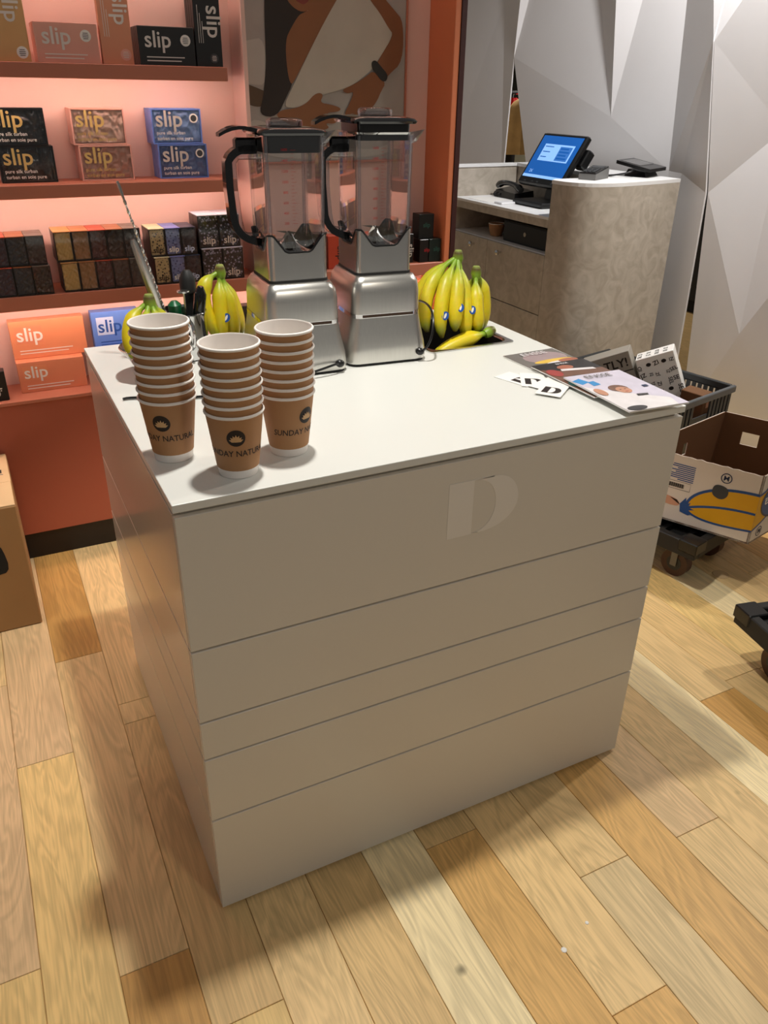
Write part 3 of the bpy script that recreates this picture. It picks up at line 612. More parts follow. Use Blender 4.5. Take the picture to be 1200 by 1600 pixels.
mt = tag(MB().box(.300, .352, .680, .835, H+.0002, H+.006, .002).build('rubber_mat', 'rubber'), 'small black rubber mat behind the left blender', 'mat')

# ------------------------------------------------------------------ brochures
def pm(name, h): return mat(name, h, .42, var=.18, vscale=30)
for k, v in dict(m_grey='#6f6a66', m_mauve='#9d8a8c', m_yellow='#d9b347', m_skin='#b98468', m_skin2='#a2624a', m_white='#d9d4d6', m_lilac='#c5bfcf', m_dark='#1b1614', m_brown='#6c4a38', m_red='#9b3a34', m_blue='#2f87c4', m_teal='#2d5c5c').items(): pm(k, v)
def brochure(label, cx, cy, z, rz, bgm, shapes, title, tcol, tsize, tz=.094, curl=0.):
    e = tag(empty('brochure', (cx, cy, z), rz), label, 'brochure', 'fanned brochures on the counter')
    hw, hh = .070, .105
    MB().box(-hw, hw, -hh, hh, 0, .0028, .0004).build('pages', 'paper', e); MB().box(-hw, hw, -hh, hh, .0029, .0033).build('cover', bgm, e)
    for i, (n, m, poly) in enumerate(shapes):
        d = .0034+.00012*i; MB().prism(poly, lambda u, v, q: (u, v, q), d, d+.0001).build(n, m, e)
    mb = letters(MB(), title, tsize, lambda u, v: (u, tz-.018+v, .0052), .004); mb.build('lettering', tcol, e)
    return e
brochure('brochure furthest from the camera with a pale yellow-banded cover', .9140, .302, H+.0003, R(2), 'm_grey',
   [('print_shape', 'm_mauve', ellipse(.01, .055, .055, .04)), ('print_shape', 'm_yellow', ellipse(.012, .028, .052, .011)), ('print_shape', 'm_white', ellipse(.018, -.005, .05, .028)), ('print_shape', 'm_skin', ellipse(-.046, -.008, .022, .018)), ('print_shape', 'm_skin2', ellipse(.045, .018, .026, .011)), ('print_shape', 'm_brown', [(-.07, -.105), (.07, -.105), (.07, -.05), (-.07, -.03)])], 'ENSSE', 'm_white', .026)
brochure('middle brochure of the fan with a dark cover of people cooking', .9120, .196, H+.0062, R(0), 'm_brown',
   [('print_shape', 'm_dark', [(-.07, .105), (.07, .105), (.07, .04), (-.02, .05), (-.07, .075)]), ('print_shape', 'm_skin2', ellipse(-.006, .07, .020, .013)), ('print_shape', 'm_white', [(-.03, .05), (.05, .035), (.05, .047), (-.025, .062)]), ('print_shape', 'm_red', ellipse(-.052, .045, .016, .022)), ('print_shape', 'm_dark', ellipse(-.022, .003, .022, .014)), ('print_shape', 'm_skin', ellipse(-.018, -.012, .019, .015)), ('print_shape', 'm_yellow', ellipse(.020, -.005, .015, .014)), ('print_shape', 'm_skin2', ellipse(.050, -.008, .024, .013)), ('print_shape', 'm_teal', ellipse(-.052, -.03, .018, .02))], 'ENSSE', 'm_white', .012, .104)
brochure('nearest brochure of the fan with a lilac portrait cover', .9130, .090, H+.0121, R(-3), 'm_lilac',
   [('print_shape', 'm_white', [(-.07, -.105), (.045, -.105), (.055, -.07), (.01, -.035), (-.03, .0), (-.07, .04)]), ('print_shape', 'm_blue', [(-.07, .075), (-.048, .085), (-.040, .06), (-.062, .05)]), ('print_shape', 'm_blue', [(-.044, .06), (-.028, .062), (-.026, .04), (-.045, .036)]), ('print_shape', 'm_brown', ellipse(-.008, .008, .021, .019)), ('print_shape', 'm_skin', ellipse(-.004, -.004, .0155, .0175)), ('print_shape', 'm_dark', ellipse(-.009, .0, .0025, .0012)), ('print_shape', 'm_dark', ellipse(.002, .0, .0025, .0012)), ('print_shape', 'm_red', ellipse(-.003, -.013, .004, .0014)), ('print_shape', 'm_dark', [(.004, -.032), (.028, -.036), (.024, -.044), (.0, -.042)]), ('print_shape', 'm_skin', ellipse(-.056, .0, .010, .02)), ('print_shape', 'navy', [(.046, .006), (.058, .006), (.058, -.004), (.046, -.004)]), ('print_shape', 'm_dark', ellipse(-.045, -.095, .022, .01))], 'ENSSE', 'm_grey', .024)
# white cards with a black letter
def card(label, x, y, z, rz, glyph):
    e = tag(empty('card', (x, y, z), R(rz)), label, 'card', 'white cards beside the brochures')
    MB().box(-.026, .026, -.043, .043, 0, .0009, .0003).build('card_sheet', 'paper', e)
    if glyph: letterD(MB(), lambda u, v, d: (-.017+.036*u, -.030+.036*v, d), .001, .0013, 12).build('lettering', 'ink', e)
card('white card with black letter D nearest the blenders', .782, .262, H+.0003, 18, True)
card('white card with black letter D second from the blenders', .806, .243, H+.0014, -32, True)
card('plain white card lying beside the brochures', .822, .205, H+.0026, -68, False)
card('white card with black letter D nearest the counter front', .806, .175, H+.0038, -52, True)

# ================================================================== PRODUCTS ON THE PINK SHELVES
def slip_box(wd, hh, dp, body, ink, label=None, vertical=False, badge=None, size=None, lines=True, patch=None, pos=None):
    """flat card box, origin at the bottom middle of its front face, front looks to -y"""
    e = empty('product_box'); MB().box(-wd/2, wd/2, 0, dp, 0, hh, .0012).build('carton', body, e)
    f = lambda u, v: (u, -.0005, v)
    if patch: MB().box(-wd/2+.014, -wd/2+.014+wd*.36, -.0003, .001, hh*.40, hh*.86).build('print_patch', patch, e)
    if vertical:
        s = size or .056; mb = letters(MB(), 'slip', s, lambda u, v: f(.013-s*.22+u, hh-.058+v), .012, rot=-pi/2)
    else:
        s = size or .058; mb = letters(MB(), 'slip', s, lambda u, v: f(-wd/2+.018+u, hh*.47+v), .012, align='l')
    mb.build('lettering', ink, e)
    if lines:
        mb = MB()
        if vertical:
            for k in range(3): mb.box(-wd*.36+k*.006, -wd*.36+k*.006+.0014, -.0004, .001, hh*.35, hh*.9-.02*k)
        else:
            for k in range(2): mb.box(-wd/2+.02, wd*(.30-.06*k), -.0004, .001, hh*.20-.009*k, hh*.20-.009*k+.0028)
        mb.build('small_print', ink, e)
    if badge:
        bx, bz, br = badge[1:]
        b = MB().prism(ellipse(bx, bz, br, br, 24), lambda u, v, d: (u, d, v), -.0009, .001).build('badge', badge[0], e)
        mb = MB()
        for k in range(4): q = br*(.6-.1*abs(k-1.5)); mb.box(bx-q, bx+q, -.0013, 0, bz+br*.45-k*br*.30-.001, bz+br*.45-k*br*.30+.0006)
        mb.build('badge_print', ink if badge[0] != 'white_print' else 'grey_print', b)
    return e
for k, v in dict(c_gold='#c9a068', c_pink='#d8a08e', c_rose='#cf8e6c', c_black='#0f0e0e', c_orange='#e08f66', c_orange2='#dd8a66', c_blue='#5f87d6', c_paleblue='#c3d4f2', c_peach='#e7a583').items(): mat(k, v, .42, var=.05, vscale=20)
GP = 'boxes on the top pink shelf'
def place(e, x, y, z, label, cat='box', group=None, rz=0., name=None):
    e.location = (x, y, z); e.rotation_euler = (0, 0, rz); tag(e, label, cat, group)
    if name: e.name = name
    return e
def row_deep(e, n, dy, x, y, z, labels, group, dx=0., dz=0.):
    for i in range(n):
        c = e if i == 0 else copy_tree(e); place(c, x+dx*i, y+dy*i, z, labels[i] if i < len(labels) else labels[-1], 'box', group)
DEPTH = ['foremost', 'second', 'third', 'fourth', 'rearmost']
z1 = 1.4805
e = slip_box(.10, .185, .022, 'c_gold', 'silver_print', vertical=True, badge=('white_print', .030, .022, .0145)); place(e, .012, 1.602, z1, 'tall gold box at the left end of the top shelf', 'box', GP)
e = slip_box(.164, .096, .022, 'c_pink', 'silver_print', badge=('white_print', .050, .066, .0145))
row_deep(e, 4, .0232, .160, 1.600, z1, ['wide pink box with white badge, %s of its row on the top shelf' % d for d in ('foremost', 'second', 'third', 'rearmost')], GP)
e = slip_box(.085, .19, .022, 'c_rose', 'silver_print', vertical=True, badge=('c_pink', .022, .024, .0145)); place(e, .292, 1.604, z1, 'tall rose box between the pink and black boxes on the top shelf', 'box', GP)
e = slip_box(.160, .097, .022, 'c_black', 'silver_print', badge=('white_print', .054, .064, .0145))
row_deep(e, 4, .0232, .431, 1.600, z1, ['wide black box with white badge, %s of its row on the top shelf' % d for d in ('foremost', 'second', 'third', 'rearmost')], GP)
e = slip_box(.078, .172, .022, 'c_black', 'silver_print', vertical=True, badge=('grey_print', .014, .022, .0125), size=.062)
row_deep(e, 4, .0232, .556, 1.610, z1, ['tall black box, %s of its row at the right end of the top shelf' % d for d in ('foremost', 'second', 'third', 'rearmost')], GP)

# window boxes with folded silk turbans
def silk(wd, hh, seed, m, parent):
    r = random.Random(seed); nx, nz = 44, 28; k = [(r.uniform(50, 190), r.uniform(-210, 210), r.uniform(0, 6), r.uniform(.4, 1)) for _ in range(6)]
    vs = []; fs = []
    for j in range(nz+1):
        for i in range(nx+1):
            x = (i/nx-.5)*wd; z = j/nz*hh; d = sum(a*(1-abs(sin(.5*(p*x+q*z+s+1.2*sin(35*z+50*x*x*60)))))**2 for p, q, s, a in k)/1.6
            vs.append((x, .0112-.0098*min(1, d), z))
    for j in range(nz):
        for i in range(nx): a = j*(nx+1)+i; fs.append((a, a+1, a+nx+2, a+nx+1))
    return MB().add(vs, fs).build('folded_silk', m, parent, True, (0, 0, .006), 180)
def turban_box(seed, card, cloth, ink, badge=False, wd=.150, hh=.096, dp=.029):
    e = empty('turban_box'); t = .004
    mb = MB().box(-wd/2, wd/2, .012, dp, 0, hh).box(-wd/2, wd/2, 0, .012, 0, t).box(-wd/2, wd/2, 0, .012, hh-t, hh).box(-wd/2, -wd/2+t, 0, .012, t, hh-t).box(wd/2-t, wd/2, 0, .012, t, hh-t)
    mb.build('carton', card, e); silk(wd-2*t-.001, hh-2*t-.004, seed, cloth, e)
    MB().box(-wd/2+t, wd/2-t, .0006, .0009, t, hh-t).build('window', 'window_film', e)
    letters(MB(), 'slip', .062, lambda u, v: (-wd/2+.013+u, -.0002, hh*.50+v), .012, align='l').build('lettering', ink, e)
    mb = MB(); letters(mb, 'pure silk turban', .0135, lambda u, v: (-wd/2+.013+u, -.0002, .026+v), .008, align='l'); letters(mb, 'turban en soie pure', .0135, lambda u, v: (-wd/2+.013+u, -.0002, .011+v), .008, align='l')
    mb.build('small_print', 'white_print' if ink != 'gold_print' or 'black' in card else 'gold_print', e)
    if badge:
        b = MB().prism(ellipse(.052, .070, .013, .013, 20), lambda u, v, d: (u, d, v), -.0003, .0004).build('badge', 'white_print', e); MB().prism(ellipse(.052, .070, .009, .009, 16), lambda u, v, d: (u, d, v), -.0006, -.0002).build('badge_print', 'grey_print', b)
    return e
mat('silk_black', '#1e1e20', .2, sheen=.3); mat('silk_pink', '#f6d2c0', .24, sheen=.2); mat('silk_blue', '#9dbcf2', .24, sheen=.2); mat('silk_pink_shaded', '#d8a896', .26); mat('silk_blue_shaded', '#6f82b4', .26)  # lower-row pink and blue silks are darker copies with shelf shade painted in
mat('t_black', '#101012', .4); mat('t_pink', '#e0a898', .45); mat('t_blue', '#6484d2', .45)
GT = 'turban boxes on the middle shelf'; z2 = 1.1765
for nm, x, card, cl, cl2, ink, bd, deep in (('black', .002, 't_black', 'silk_black', 'silk_black', 'gold_print', False, 2), ('pink', .222, 't_pink', 'silk_pink', 'silk_pink_shaded', 'gold_print', False, 3), ('blue', .450, 't_blue', 'silk_blue', 'silk_blue_shaded', 'c_blue' if False else 'silver_print', True, 3)):
    lo = turban_box(11+len(nm), card, cl2, ink, bd); up = turban_box(31+len(nm), card, cl, ink, bd)
    for i in range(deep):
        a = lo if i == 0 else copy_tree(lo); b = up if i == 0 else copy_tree(up)
        d = ('foremost', 'second from the front', 'rearmost')[i if deep > 2 else i*2]
        place(a, x+.004, 1.628+.0305*i, z2, '%s silk turban window box, lower of the two stacked, %s' % (nm, d), 'box', GT)
        place(b, x-.006, 1.629+.0305*i, z2+.0968, '%s silk turban window box on top of another, %s' % (nm, d), 'box', GT)

# small scrunchie boxes on the lowest shelf
def scrunchie_box(seed, card, cloth, ink, wd=.0485, hh=.086, dp=.055, text=True, topm=None, tsize=.020):
    e = empty('scrunchie_box'); t = .0022
    mb = MB().box(-wd/2, wd/2, .010, dp, 0, hh-.003).box(-wd/2, wd/2, 0, .010, 0, .004).box(-wd/2, -wd/2+t, 0, .010, .004, hh-.003).box(wd/2-t, wd/2, 0, .010, .004, hh-.003)
    mb.build('carton', card, e); MB().box(-wd/2, wd/2, -.0003, dp, hh-.0028, hh, .0006).build('top_flap', topm or card, e)
    # crinkled scrunchie filling the window
    r = random.Random(seed); nx, nz = 14, 22; vs = []; fs = []; ph = [r.uniform(0, 6) for _ in range(4)]
    for j in range(nz+1):
        for i in range(nx+1):
            u = i/nx; v = j/nz; d = .5+.28*sin(22*v+5*sin(9*u+ph[0])+ph[1])+.22*sin(15*u+4*sin(13*v+ph[2])+ph[3])
            vs.append(((u-.5)*(wd-2*t-.0006), .0092-.0078*max(0, min(1, d)), .005+v*(hh-.010)))
    for j in range(nz):
        for i in range(nx): a = j*(nx+1)+i; fs.append((a, a+1, a+nx+2, a+nx+1))
    MB().add(vs, fs).build('scrunchie', cloth, e, True, ang=180)
    MB().box(-wd/2+t, wd/2-t, .0004, .0007, .004, hh-.003).build('window', 'window_film', e)
    if text: letters(MB(), 'slip', tsize, lambda u, v: (u, -.0003, .012+v), .012).build('lettering', ink, e)
    return e
def scr(n, h, rough=.3, h2=None):
    m = mat(n, h, rough, sheen=.2)
    if h2:   # animal print
        nd = m.node_tree.nodes; lk = m.node_tree.links; tc = nd['Texture Coordinate']; vo = nd.new('ShaderNodeTexVoronoi'); vo.inputs['Scale'].default_value = 110; lk.new(tc.outputs['Object'], vo.inputs['Vector'])
        cr = nd.new('ShaderNodeValToRGB'); cr.color_ramp.elements[0].color = (*lin(h2), 1); cr.color_ramp.elements[0].position = .25; cr.color_ramp.elements[1].color = (*lin(h), 1); cr.color_ramp.elements[1].position = .42
        lk.new(vo.outputs['Distance'], cr.inputs[0]); lk.new(cr.outputs[0], nd['Principled BSDF'].inputs['Base Color'])
scr('s_gold', '#d8b468', .22); scr('s_bronze', '#a87c4c', .22); scr('s_red', '#4a1012'); scr('s_brown', '#2c1a14'); scr('s_black', '#101010'); scr('s_leopard', '#d8c088', .4, '#3a2a1c'); scr('s_bluep', '#7f8fc8', .4, '#2c3c78'); scr('s_navy', '#161a2c'); scr('s_floral', '#17161c', .4, '#a9a8c4'); scr('s_green', '#1d3a2e')
for k, v in dict(b_gold='#c08a4a', b_bronze='#b0703e', b_red='#b04028', b_brown='#9a5a34', b_grey='#6a6058', b_cream='#d8cfa8', b_blue='#6f7fc8', b_navy='#22304a', b_white='#cfd0e0', b_dark='#16100e').items(): mat(k, v, .35)
z3 = .8725; GS = 'scrunchie boxes on the lowest shelf'
def grid(cols, x0, pitch, up_dx, kinds, hh, deep=2, y=1.566, text=False, gname='', wd=None, tsize=.02, dp=.052):
    N = len(kinds)
    for i, (nm, card, cloth, top, ink) in enumerate(kinds):
        e = scrunchie_box(100+i+int(x0*1000), 'b_dark', cloth, ink, wd or pitch-.0012, hh, dp, text, top, tsize)
        first = True
        for r_, rn in ((0, 'lower'), (1, 'upper')):
            for d in range(deep):
                c = e if first else copy_tree(e); first = False
                dn = 'front' if d == 0 else 'rear'
                place(c, x0+pitch*(i+.5)+(up_dx if r_ else 0), y+(.006 if r_ else 0)+(dp+.002)*d, z3+(hh+.0006)*r_, '%s scrunchie box, %s row, %s %s' % (nm, rn, dn, gname), 'box', GS)
grid(3, -.142, .0515, -.004, [('dark red', 0, 's_red', 'b_red', 'white_print'), ('dark brown', 0, 's_brown', 'b_brown', 'white_print'), ('plain black', 0, 's_black', 'b_grey', 'white_print')], .0835, 2, 1.566, False, 'in the block at the far left')
grid(5, .042, .0500, -.006, [('gold', 0, 's_gold', 'b_gold', 'white_print'), ('bronze', 0, 's_bronze', 'b_bronze', 'white_print'), ('wine red', 0, 's_red', 'b_red', 'white_print'), ('brown-black', 0, 's_brown', 'b_brown', 'white_print'), ('glossy black', 0, 's_black', 'b_grey', 'white_print')], .0865, 2, 1.568, False, 'in the block of five')
grid(3, .317, .0490, -.006, [('leopard', 0, 's_leopard', 'b_cream', 'b_dark'), ('blue patterned', 0, 's_bluep', 'b_blue', 'white_print'), ('navy', 0, 's_navy', 'b_navy', 'c_paleblue')], .0835, 2, 1.568, True, 'in the block of three', tsize=.024)
grid(2, .470, .0680, -.004, [('flowered', 0, 's_floral', 'b_white', 'silver_print'), ('pale flowered', 0, 's_floral', 'b_white', 'silver_print')], .0995, 2, 1.572, True, 'beside the divider', tsize=.032)
# boxes right of the divider, partly seen through the blender jars
for i, (x, wd, hh, card, ink, nm) in enumerate(((.700, .055, .125, 'c_rose', 'b_dark', 'rose'), (.770, .075, .105, 'b_grey', 'silver_print', 'grey'), (.862, .075, .12, 'b_dark', 'silver_print', 'black'), (.945, .06, .11, 'b_red', 'b_dark', 'red'), (1.015, .06, .11, 'b_brown', 'b_dark', 'brown'), (1.085, .06, .11, 'b_red', 'silver_print', 'brick red'), (1.155, .06, .10, 'b_brown', 'b_dark', 'copper'), (1.222, .055, .10, 'b_dark', 'silver_print', 'dark'))):
    e = slip_box(wd, hh, .05, card, ink, vertical=True, size=.036, lines=False)
    place(e, x, 1.59, z3, '%s small box right of the shelf divider, %s' % (nm, 'seen through a blender jar' if i else 'between divider and left blender'), 'box', 'boxes right of the divider')
e = slip_box(.036, .080, .05, 'b_dark', 'red_mark', size=.018, lines=False); place(e, 1.286, 1.575, z3, 'dark wine box standing low at the right end of the lowest shelf', 'box', 'boxes right of the divider')
mat('c_forest', '#10201c', .4); mat('c_forest_ink', '#2c5a50', .4)
e = slip_box(.048, .080, .05, 'c_forest', 'c_forest_ink', size=.022, lines=False); place(e, 1.331, 1.575, z3, 'dark green box standing last at the right end of the lowest shelf', 'box', 'boxes right of the divider')
e = slip_box(.062, .084, .05, 'c_black', 'c_forest_ink', size=.022, lines=False); place(e, 1.300, 1.590, z3+.0806, 'black box resting on two small boxes at the shelf end', 'box', 'boxes right of the divider')
# boxes on the ledge
zl = .5605; GL = 'boxes on the pink ledge'
e = slip_box(.200, .098, .050, 'c_orange2', 'white_print', size=.054, patch='c_orange'); place(e, -.033, 1.618, zl, 'wide coral box standing directly on the ledge', 'box', GL)
e = slip_box(.222, .118, .045, 'c_orange', 'white_print', size=.060, patch='c_orange2'); place(e, -.022, 1.655, zl+.0986, 'wide peach box standing on the coral box', 'box', GL)
e = slip_box(.150, .098, .050, 'c_blue', 'c_paleblue', size=.05, patch='c_paleblue'); place(e, .185, 1.618, zl, 'blue box standing directly on the ledge', 'box', GL)
e = slip_box(.150, .124, .045, 'c_blue', 'sticker_blue', size=.058, patch='c_paleblue'); place(e, .188, 1.655, zl+.0986, 'blue box with white name patch standing on another blue box', 'box', GL)
e = slip_box(.085, .092, .040, 'c_black', 'white_print', size=.03, vertical=True, lines=False); place(e, -.214, 1.572, zl, 'black box at the far left end of the ledge', 'box', GL)
e = slip_box(.085, .100, .040, 'c_black', 'white_print', size=.03, lines=False); place(e, -.222, 1.640, zl, 'second black box behind the one at the far left of the ledge', 'box', GL)
e = slip_box(.085, .200, .045, 'c_black', 'white_print', size=.03, vertical=True, lines=False); place(e, .645, 1.645, zl, 'black box on the ledge between bananas and left blender', 'box', GL)
e = slip_box(.110, .205, .045, 'c_peach', 'white_print', size=.04, lines=False); place(e, .765, 1.650, zl, 'peach box on the ledge behind the left blender', 'box', GL)
e = slip_box(.16, .23, .03, 'c_orange', 'white_print', size=.05, lines=False); place(e, 1.28, 1.665, zl, 'peach box at the right end of the ledge', 'box', GL)

# ================================================================== TILL DESK
dk = tag(empty('till_desk', (2.38, 2.2, 0)), 'stone-patterned cash desk with rounded end and open shelf', 'desk')
def K(mb, n, m, parent=dk, **k):
    o = mb.build(n, m, parent, **k)
    o.matrix_parent_inverse = Matrix.Translation(-dk.location) if parent is dk else Matrix()
    return o
XF, XB, YN, YF = 2.08, 2.68, 1.88, 2.70
# near rounded end
plan = [(2.08, 1.895)]+[tuple(p[:2]) for p in bez([(2.08, 1.86, 0), (2.085, 1.715, 0), (2.20, 1.70, 0), (2.30, 1.702, 0)], 10)]+[(2.40, 1.716), (2.54, 1.738), (2.68, 1.765), (2.68, 1.895)]
K(MB().loft([[(x, y, z) for x, y in plan] for z in (0, 1.085)]), 'rounded_end', 'stone', smooth=True, ang=30)
top = plan[:-1]+[(2.68, 2.72), (2.45, 2.72), (2.45, 1.93), (2.12, 1.93), (2.08, 1.90)]
K(MB().prism(top, lambda u, v, d: (u, v, d), 1.0855, 1.10), 'upper_top', 'white_top')
K(MB().box(2.46, 2.68, 1.896, 2.72, 0, 1.085), 'customer_side', 'stone')
K(MB().box(2.08, 2.459, 2.69, 2.72, 0, 1.085), 'far_upstand', 'stone'); K(MB().box(2.075, 2.449, 2.685, 2.725, 1.0855, 1.10, .001), 'upstand_top', 'white_top')
K(MB().box(2.078, 2.459, 1.896, 2.689, .938, .95, .001), 'till_top', 'white_top')
K(MB().box(2.08, 2.459, 1.896, 2.689, .905, .9378), 'top_rail', 'stone')
K(MB().box(2.095, 2.459, 1.896, 2.689, .780, .792), 'shelf_board', 'white_top')
K(MB().box(2.447, 2.459, 1.896, 2.689, .793, .904), 'compartment_back', 'dark_inside')
K(MB().box(2.11, 2.459, 1.896, 2.689, .05, .779), 'carcass', 'stone')
for y0, y1, z0, z1 in ((2.36, 2.687, .525, .787), (1.898, 2.357, .525, .787), (2.36, 2.687, .06, .521), (1.898, 2.357, .06, .521)):
    d = K(MB().box(2.08, 2.1095, y0, y1, z0, z1, .001), 'drawer_front' if z0 > .3 else 'door', 'stone')
    if z0 > .3:
        ky, kz = (2.475, .752) if y0 > 2 and y1 > 2.5 else (2.235, .749)
        kn = MB().tube([(2.08, ky, kz), (2.068, ky, kz), (2.064, ky, kz), (2.052, ky, kz), (2.049, ky, kz)], [.005, .005, .011, .012, .008], 14).build('knob', 'chrome', d, True)
# things in the open compartment
bwl = tag(empty('small_bowl', (2.17, 2.42, .7925)), 'small pale bowl on the open shelf of the cash desk', 'bowl')
MB().lathe([(.001, .001), (.028, .001), (.034, .02), (.040, .058), (.038, .058), (.032, .02), (.026, .004), (.001, .004)], 22).build('bowl_wall', 'kraft', bwl, True); MB().lathe([(.040, .056), (.0408, .058), (.039, .060), (.0378, .0575)], 22).build('rim', 'cup_white', bwl, True)
dr = tag(empty('cash_drawer', (2.28, 2.12, .7925)), 'black cash drawer on the open shelf of the cash desk', 'cash drawer')
MB().box(-.15, .15, -.19, .18, 0, .095, .003).build('case', 'black_matte', dr); MB().box(-.153, -.151, -.18, .17, .008, .087).build('drawer_front', 'black_plastic', dr); MB().tube([(-.155, 0, .05), (-.151, 0, .05)], .01, 12).build('lock', 'chrome', dr)

# point of sale screen
ps = tag(empty('pos_terminal', (2.33, 2.25, .95)), 'black touchscreen till with lit blue display, tilted back on its stand', 'till screen')
MB().box(-.13, .10, -.13, .10, .001, .024, .006).build('foot', 'black_plastic', ps)
MB().loft([[(.02, -.05, .02), (.08, -.05, .02), (.08, .05, .02), (.02, .05, .02)], [(.04, -.045, .12), (.075, -.045, .12), (.075, .045, .12), (.04, .045, .12)], [(.05, -.045, .20), (.09, -.045, .20), (.09, .045, .20), (.05, .045, .20)]]).build('stand', 'black_plastic', ps)
HT = math.atan2(.14, .22)
hd_base = Vector((-.03, .047, .085))
# local frame: z up the screen, y left, -x towards the cashier

HHh, HWh = .262, .168
def tilt(mb):
    ca, sa = cos(HT), sin(HT); mb.v = [(x*ca+z*sa+hd_base.x, y+hd_base.y, -x*sa+z*ca+hd_base.z) for x, y, z in mb.v]; return mb
def scr_f(u, v, d): return (-d, -u, v)
def sq(x0, x1, z0, z1, d0, d1): return tilt(MB().prism([(x0, z0), (x1, z0), (x1, z1), (x0, z1)], scr_f, d0, d1))
tilt(MB().box(0, .030, -HWh, HWh, 0, HHh, .007)).build('housing', 'black_plastic', ps)
scn = sq(-.150, .150, .034, .246, .0002, .0012).build('screen', 'screen_blue', ps)
sq(-.105, .120, .120, .205, .0014, .0016).build('display_window', 'screen_panel', scn); sq(.02, .110, .126, .196, .0018, .0020).build('display_panel', 'screen_dark', scn)
sq(-.15, .15, .034, .048, .0014, .0016).build('task_bar', 'screen_panel', scn)
mb = MB()
for k in range(4): mb.v += sq(.028, .10-.012*(k % 2), .134+k*.016, .142+k*.016, .0022, .0024).v; q = len(mb.v)-8; mb.f += [tuple(q+j for j in f) for f in ((3, 2, 1, 0), (4, 5, 6, 7), (0, 1, 5, 4), (1, 2, 6, 5), (2, 3, 7, 6), (3, 0, 4, 7))]; mb.c += [(1, 1, 1)]*8
for k in range(3): mb.v += sq(-.095, -.03-.01*k, .190-k*.026, .194-k*.026, .0022, .0024).v; q = len(mb.v)-8; mb.f += [tuple(q+j for j in f) for f in ((3, 2, 1, 0), (4, 5, 6, 7), (0, 1, 5, 4), (1, 2, 6, 5), (2, 3, 7, 6), (3, 0, 4, 7))]; mb.c += [(1, 1, 1)]*8
mb.build('display_rows', 'screen_blue', scn)
letters(mb := MB(), '2X', .022, lambda u, v: scr_f(-.105+u, .058+v, .0016), .006); tilt(mb).build('display_text', 'screen_panel', scn)
for k, u in enumerate((-.12, -.06, -.02, .09, .12)): sq(u, u+.014, .012, .018, .0001, .0012).build('button', 'grey_print', ps)
tilt(MB().box(.03, .075, -.185, -.12, .13, .215, .006)).build('customer_display', 'black_plastic', ps)
# desk telephone
ph = tag(empty('telephone', (2.34, 2.565, .95)), 'black desk telephone handset behind the till screen', 'telephone')
MB().loft([[(-.06, -.12, .001), (.06, -.12, .001), (.06, .06, .001), (-.06, .06, .001)], [(-.055, -.115, .03), (.055, -.115, .04), (.055, .055, .05), (-.055, .055, .035)]]).build('cradle', 'black_plastic', ph)
MB().tube(bez([(-.03, -.13, .045), (-.03, -.09, .075), (-.03, .03, .080), (-.03, .075, .05)], 10), [.016, .018, .016, .013, .012, .012, .012, .013, .016, .018, .015], 10).build('handset', 'black_gloss', ph, True)
mbc = MB(); pts = [(-.05+.012*cos(i*1.3), .005+i*.0013, .013+.012*sin(i*1.3)) for i in range(50)]; mbc.tube(pts, .0028, 5).build('coiled_cord', 'black_plastic', ph, True)
# papers beside the telephone
sh = tag(MB().box(2.11, 2.26, 2.42, 2.60, .9503, .9515).build('paper_sheet', 'paper'), 'flat sheet of paper on the till top beside the telephone', 'paper'); sh2 = tag(MB().box(2.12, 2.20, 2.32, 2.385, .9503, .960, .002).build('note_pad', 'white_plastic'), 'small cream note pad in front of the till screen', 'note pad')
# card readers
c1 = tag(empty('card_reader', (2.285, 1.88, 1.1), R(-62)), 'silver and black card reader at the left of the upper desk top', 'card reader')
c1.scale = (.85, .85, .85)
MB().loft([[(-.045, -.085, .001), (.045, -.085, .001), (.045, .085, .001), (-.045, .085, .001)], [(-.045, -.085, .028), (.045, -.085, .028), (.045, .085, .052), (-.045, .085, .052)]]).build('case', 'zinc', c1)
def cr_f(u, v, d): return (u, v, .040+v*.024/.17+d)
MB().prism([(-.042, -.082), (.042, -.082), (.042, .082), (-.042, .082)], cr_f, .0002, .006).build('face_plate', 'black_plastic', c1); MB().prism([(-.032, .03), (.032, .03), (.032, .07), (-.032, .07)], cr_f, .0062, .0075).build('display', 'grey_print', c1)
for r_ in range(4):
    for c_ in range(3): MB().prism([(-.03+c_*.022, -.07+r_*.022), (-.014+c_*.022, -.07+r_*.022), (-.014+c_*.022, -.056+r_*.022), (-.03+c_*.022, -.056+r_*.022)], cr_f, .0062, .0095).build('key', 'grey_print', c1)
c2 = tag(empty('signature_pad', (2.60, 1.93, 1.1), R(25)), 'flat black signature terminal at the right of the upper desk top', 'card terminal')
MB().loft([[(-.07, -.05, .001), (.07, -.05, .001), (.07, .05, .001), (-.07, .05, .001)], [(-.06, -.04, .02), (.06, -.04, .02), (.06, .04, .03), (-.06, .04, .03)]]).build('foot', 'black_plastic', c2)
def cs_f(u, v, d): return (u, v, .036+v*.18+d)
MB().prism([(-.095, -.075), (.095, -.075), (.095, .085), (-.095, .085)], cs_f, 0, .014).build('case', 'black_plastic', c2); MB().prism([(-.075, -.02), (.075, -.02), (.075, .07), (-.075, .07)], cs_f, .0142, .0152).build('display', 'black_gloss', c2)
MB().tube(bez([(-.09, .0, .03), (-.13, -.02, .03), (-.15, .03, .006), (-.18, .10, .006)], 10), .004, 6).build('cord', 'black_plastic', c2, True)

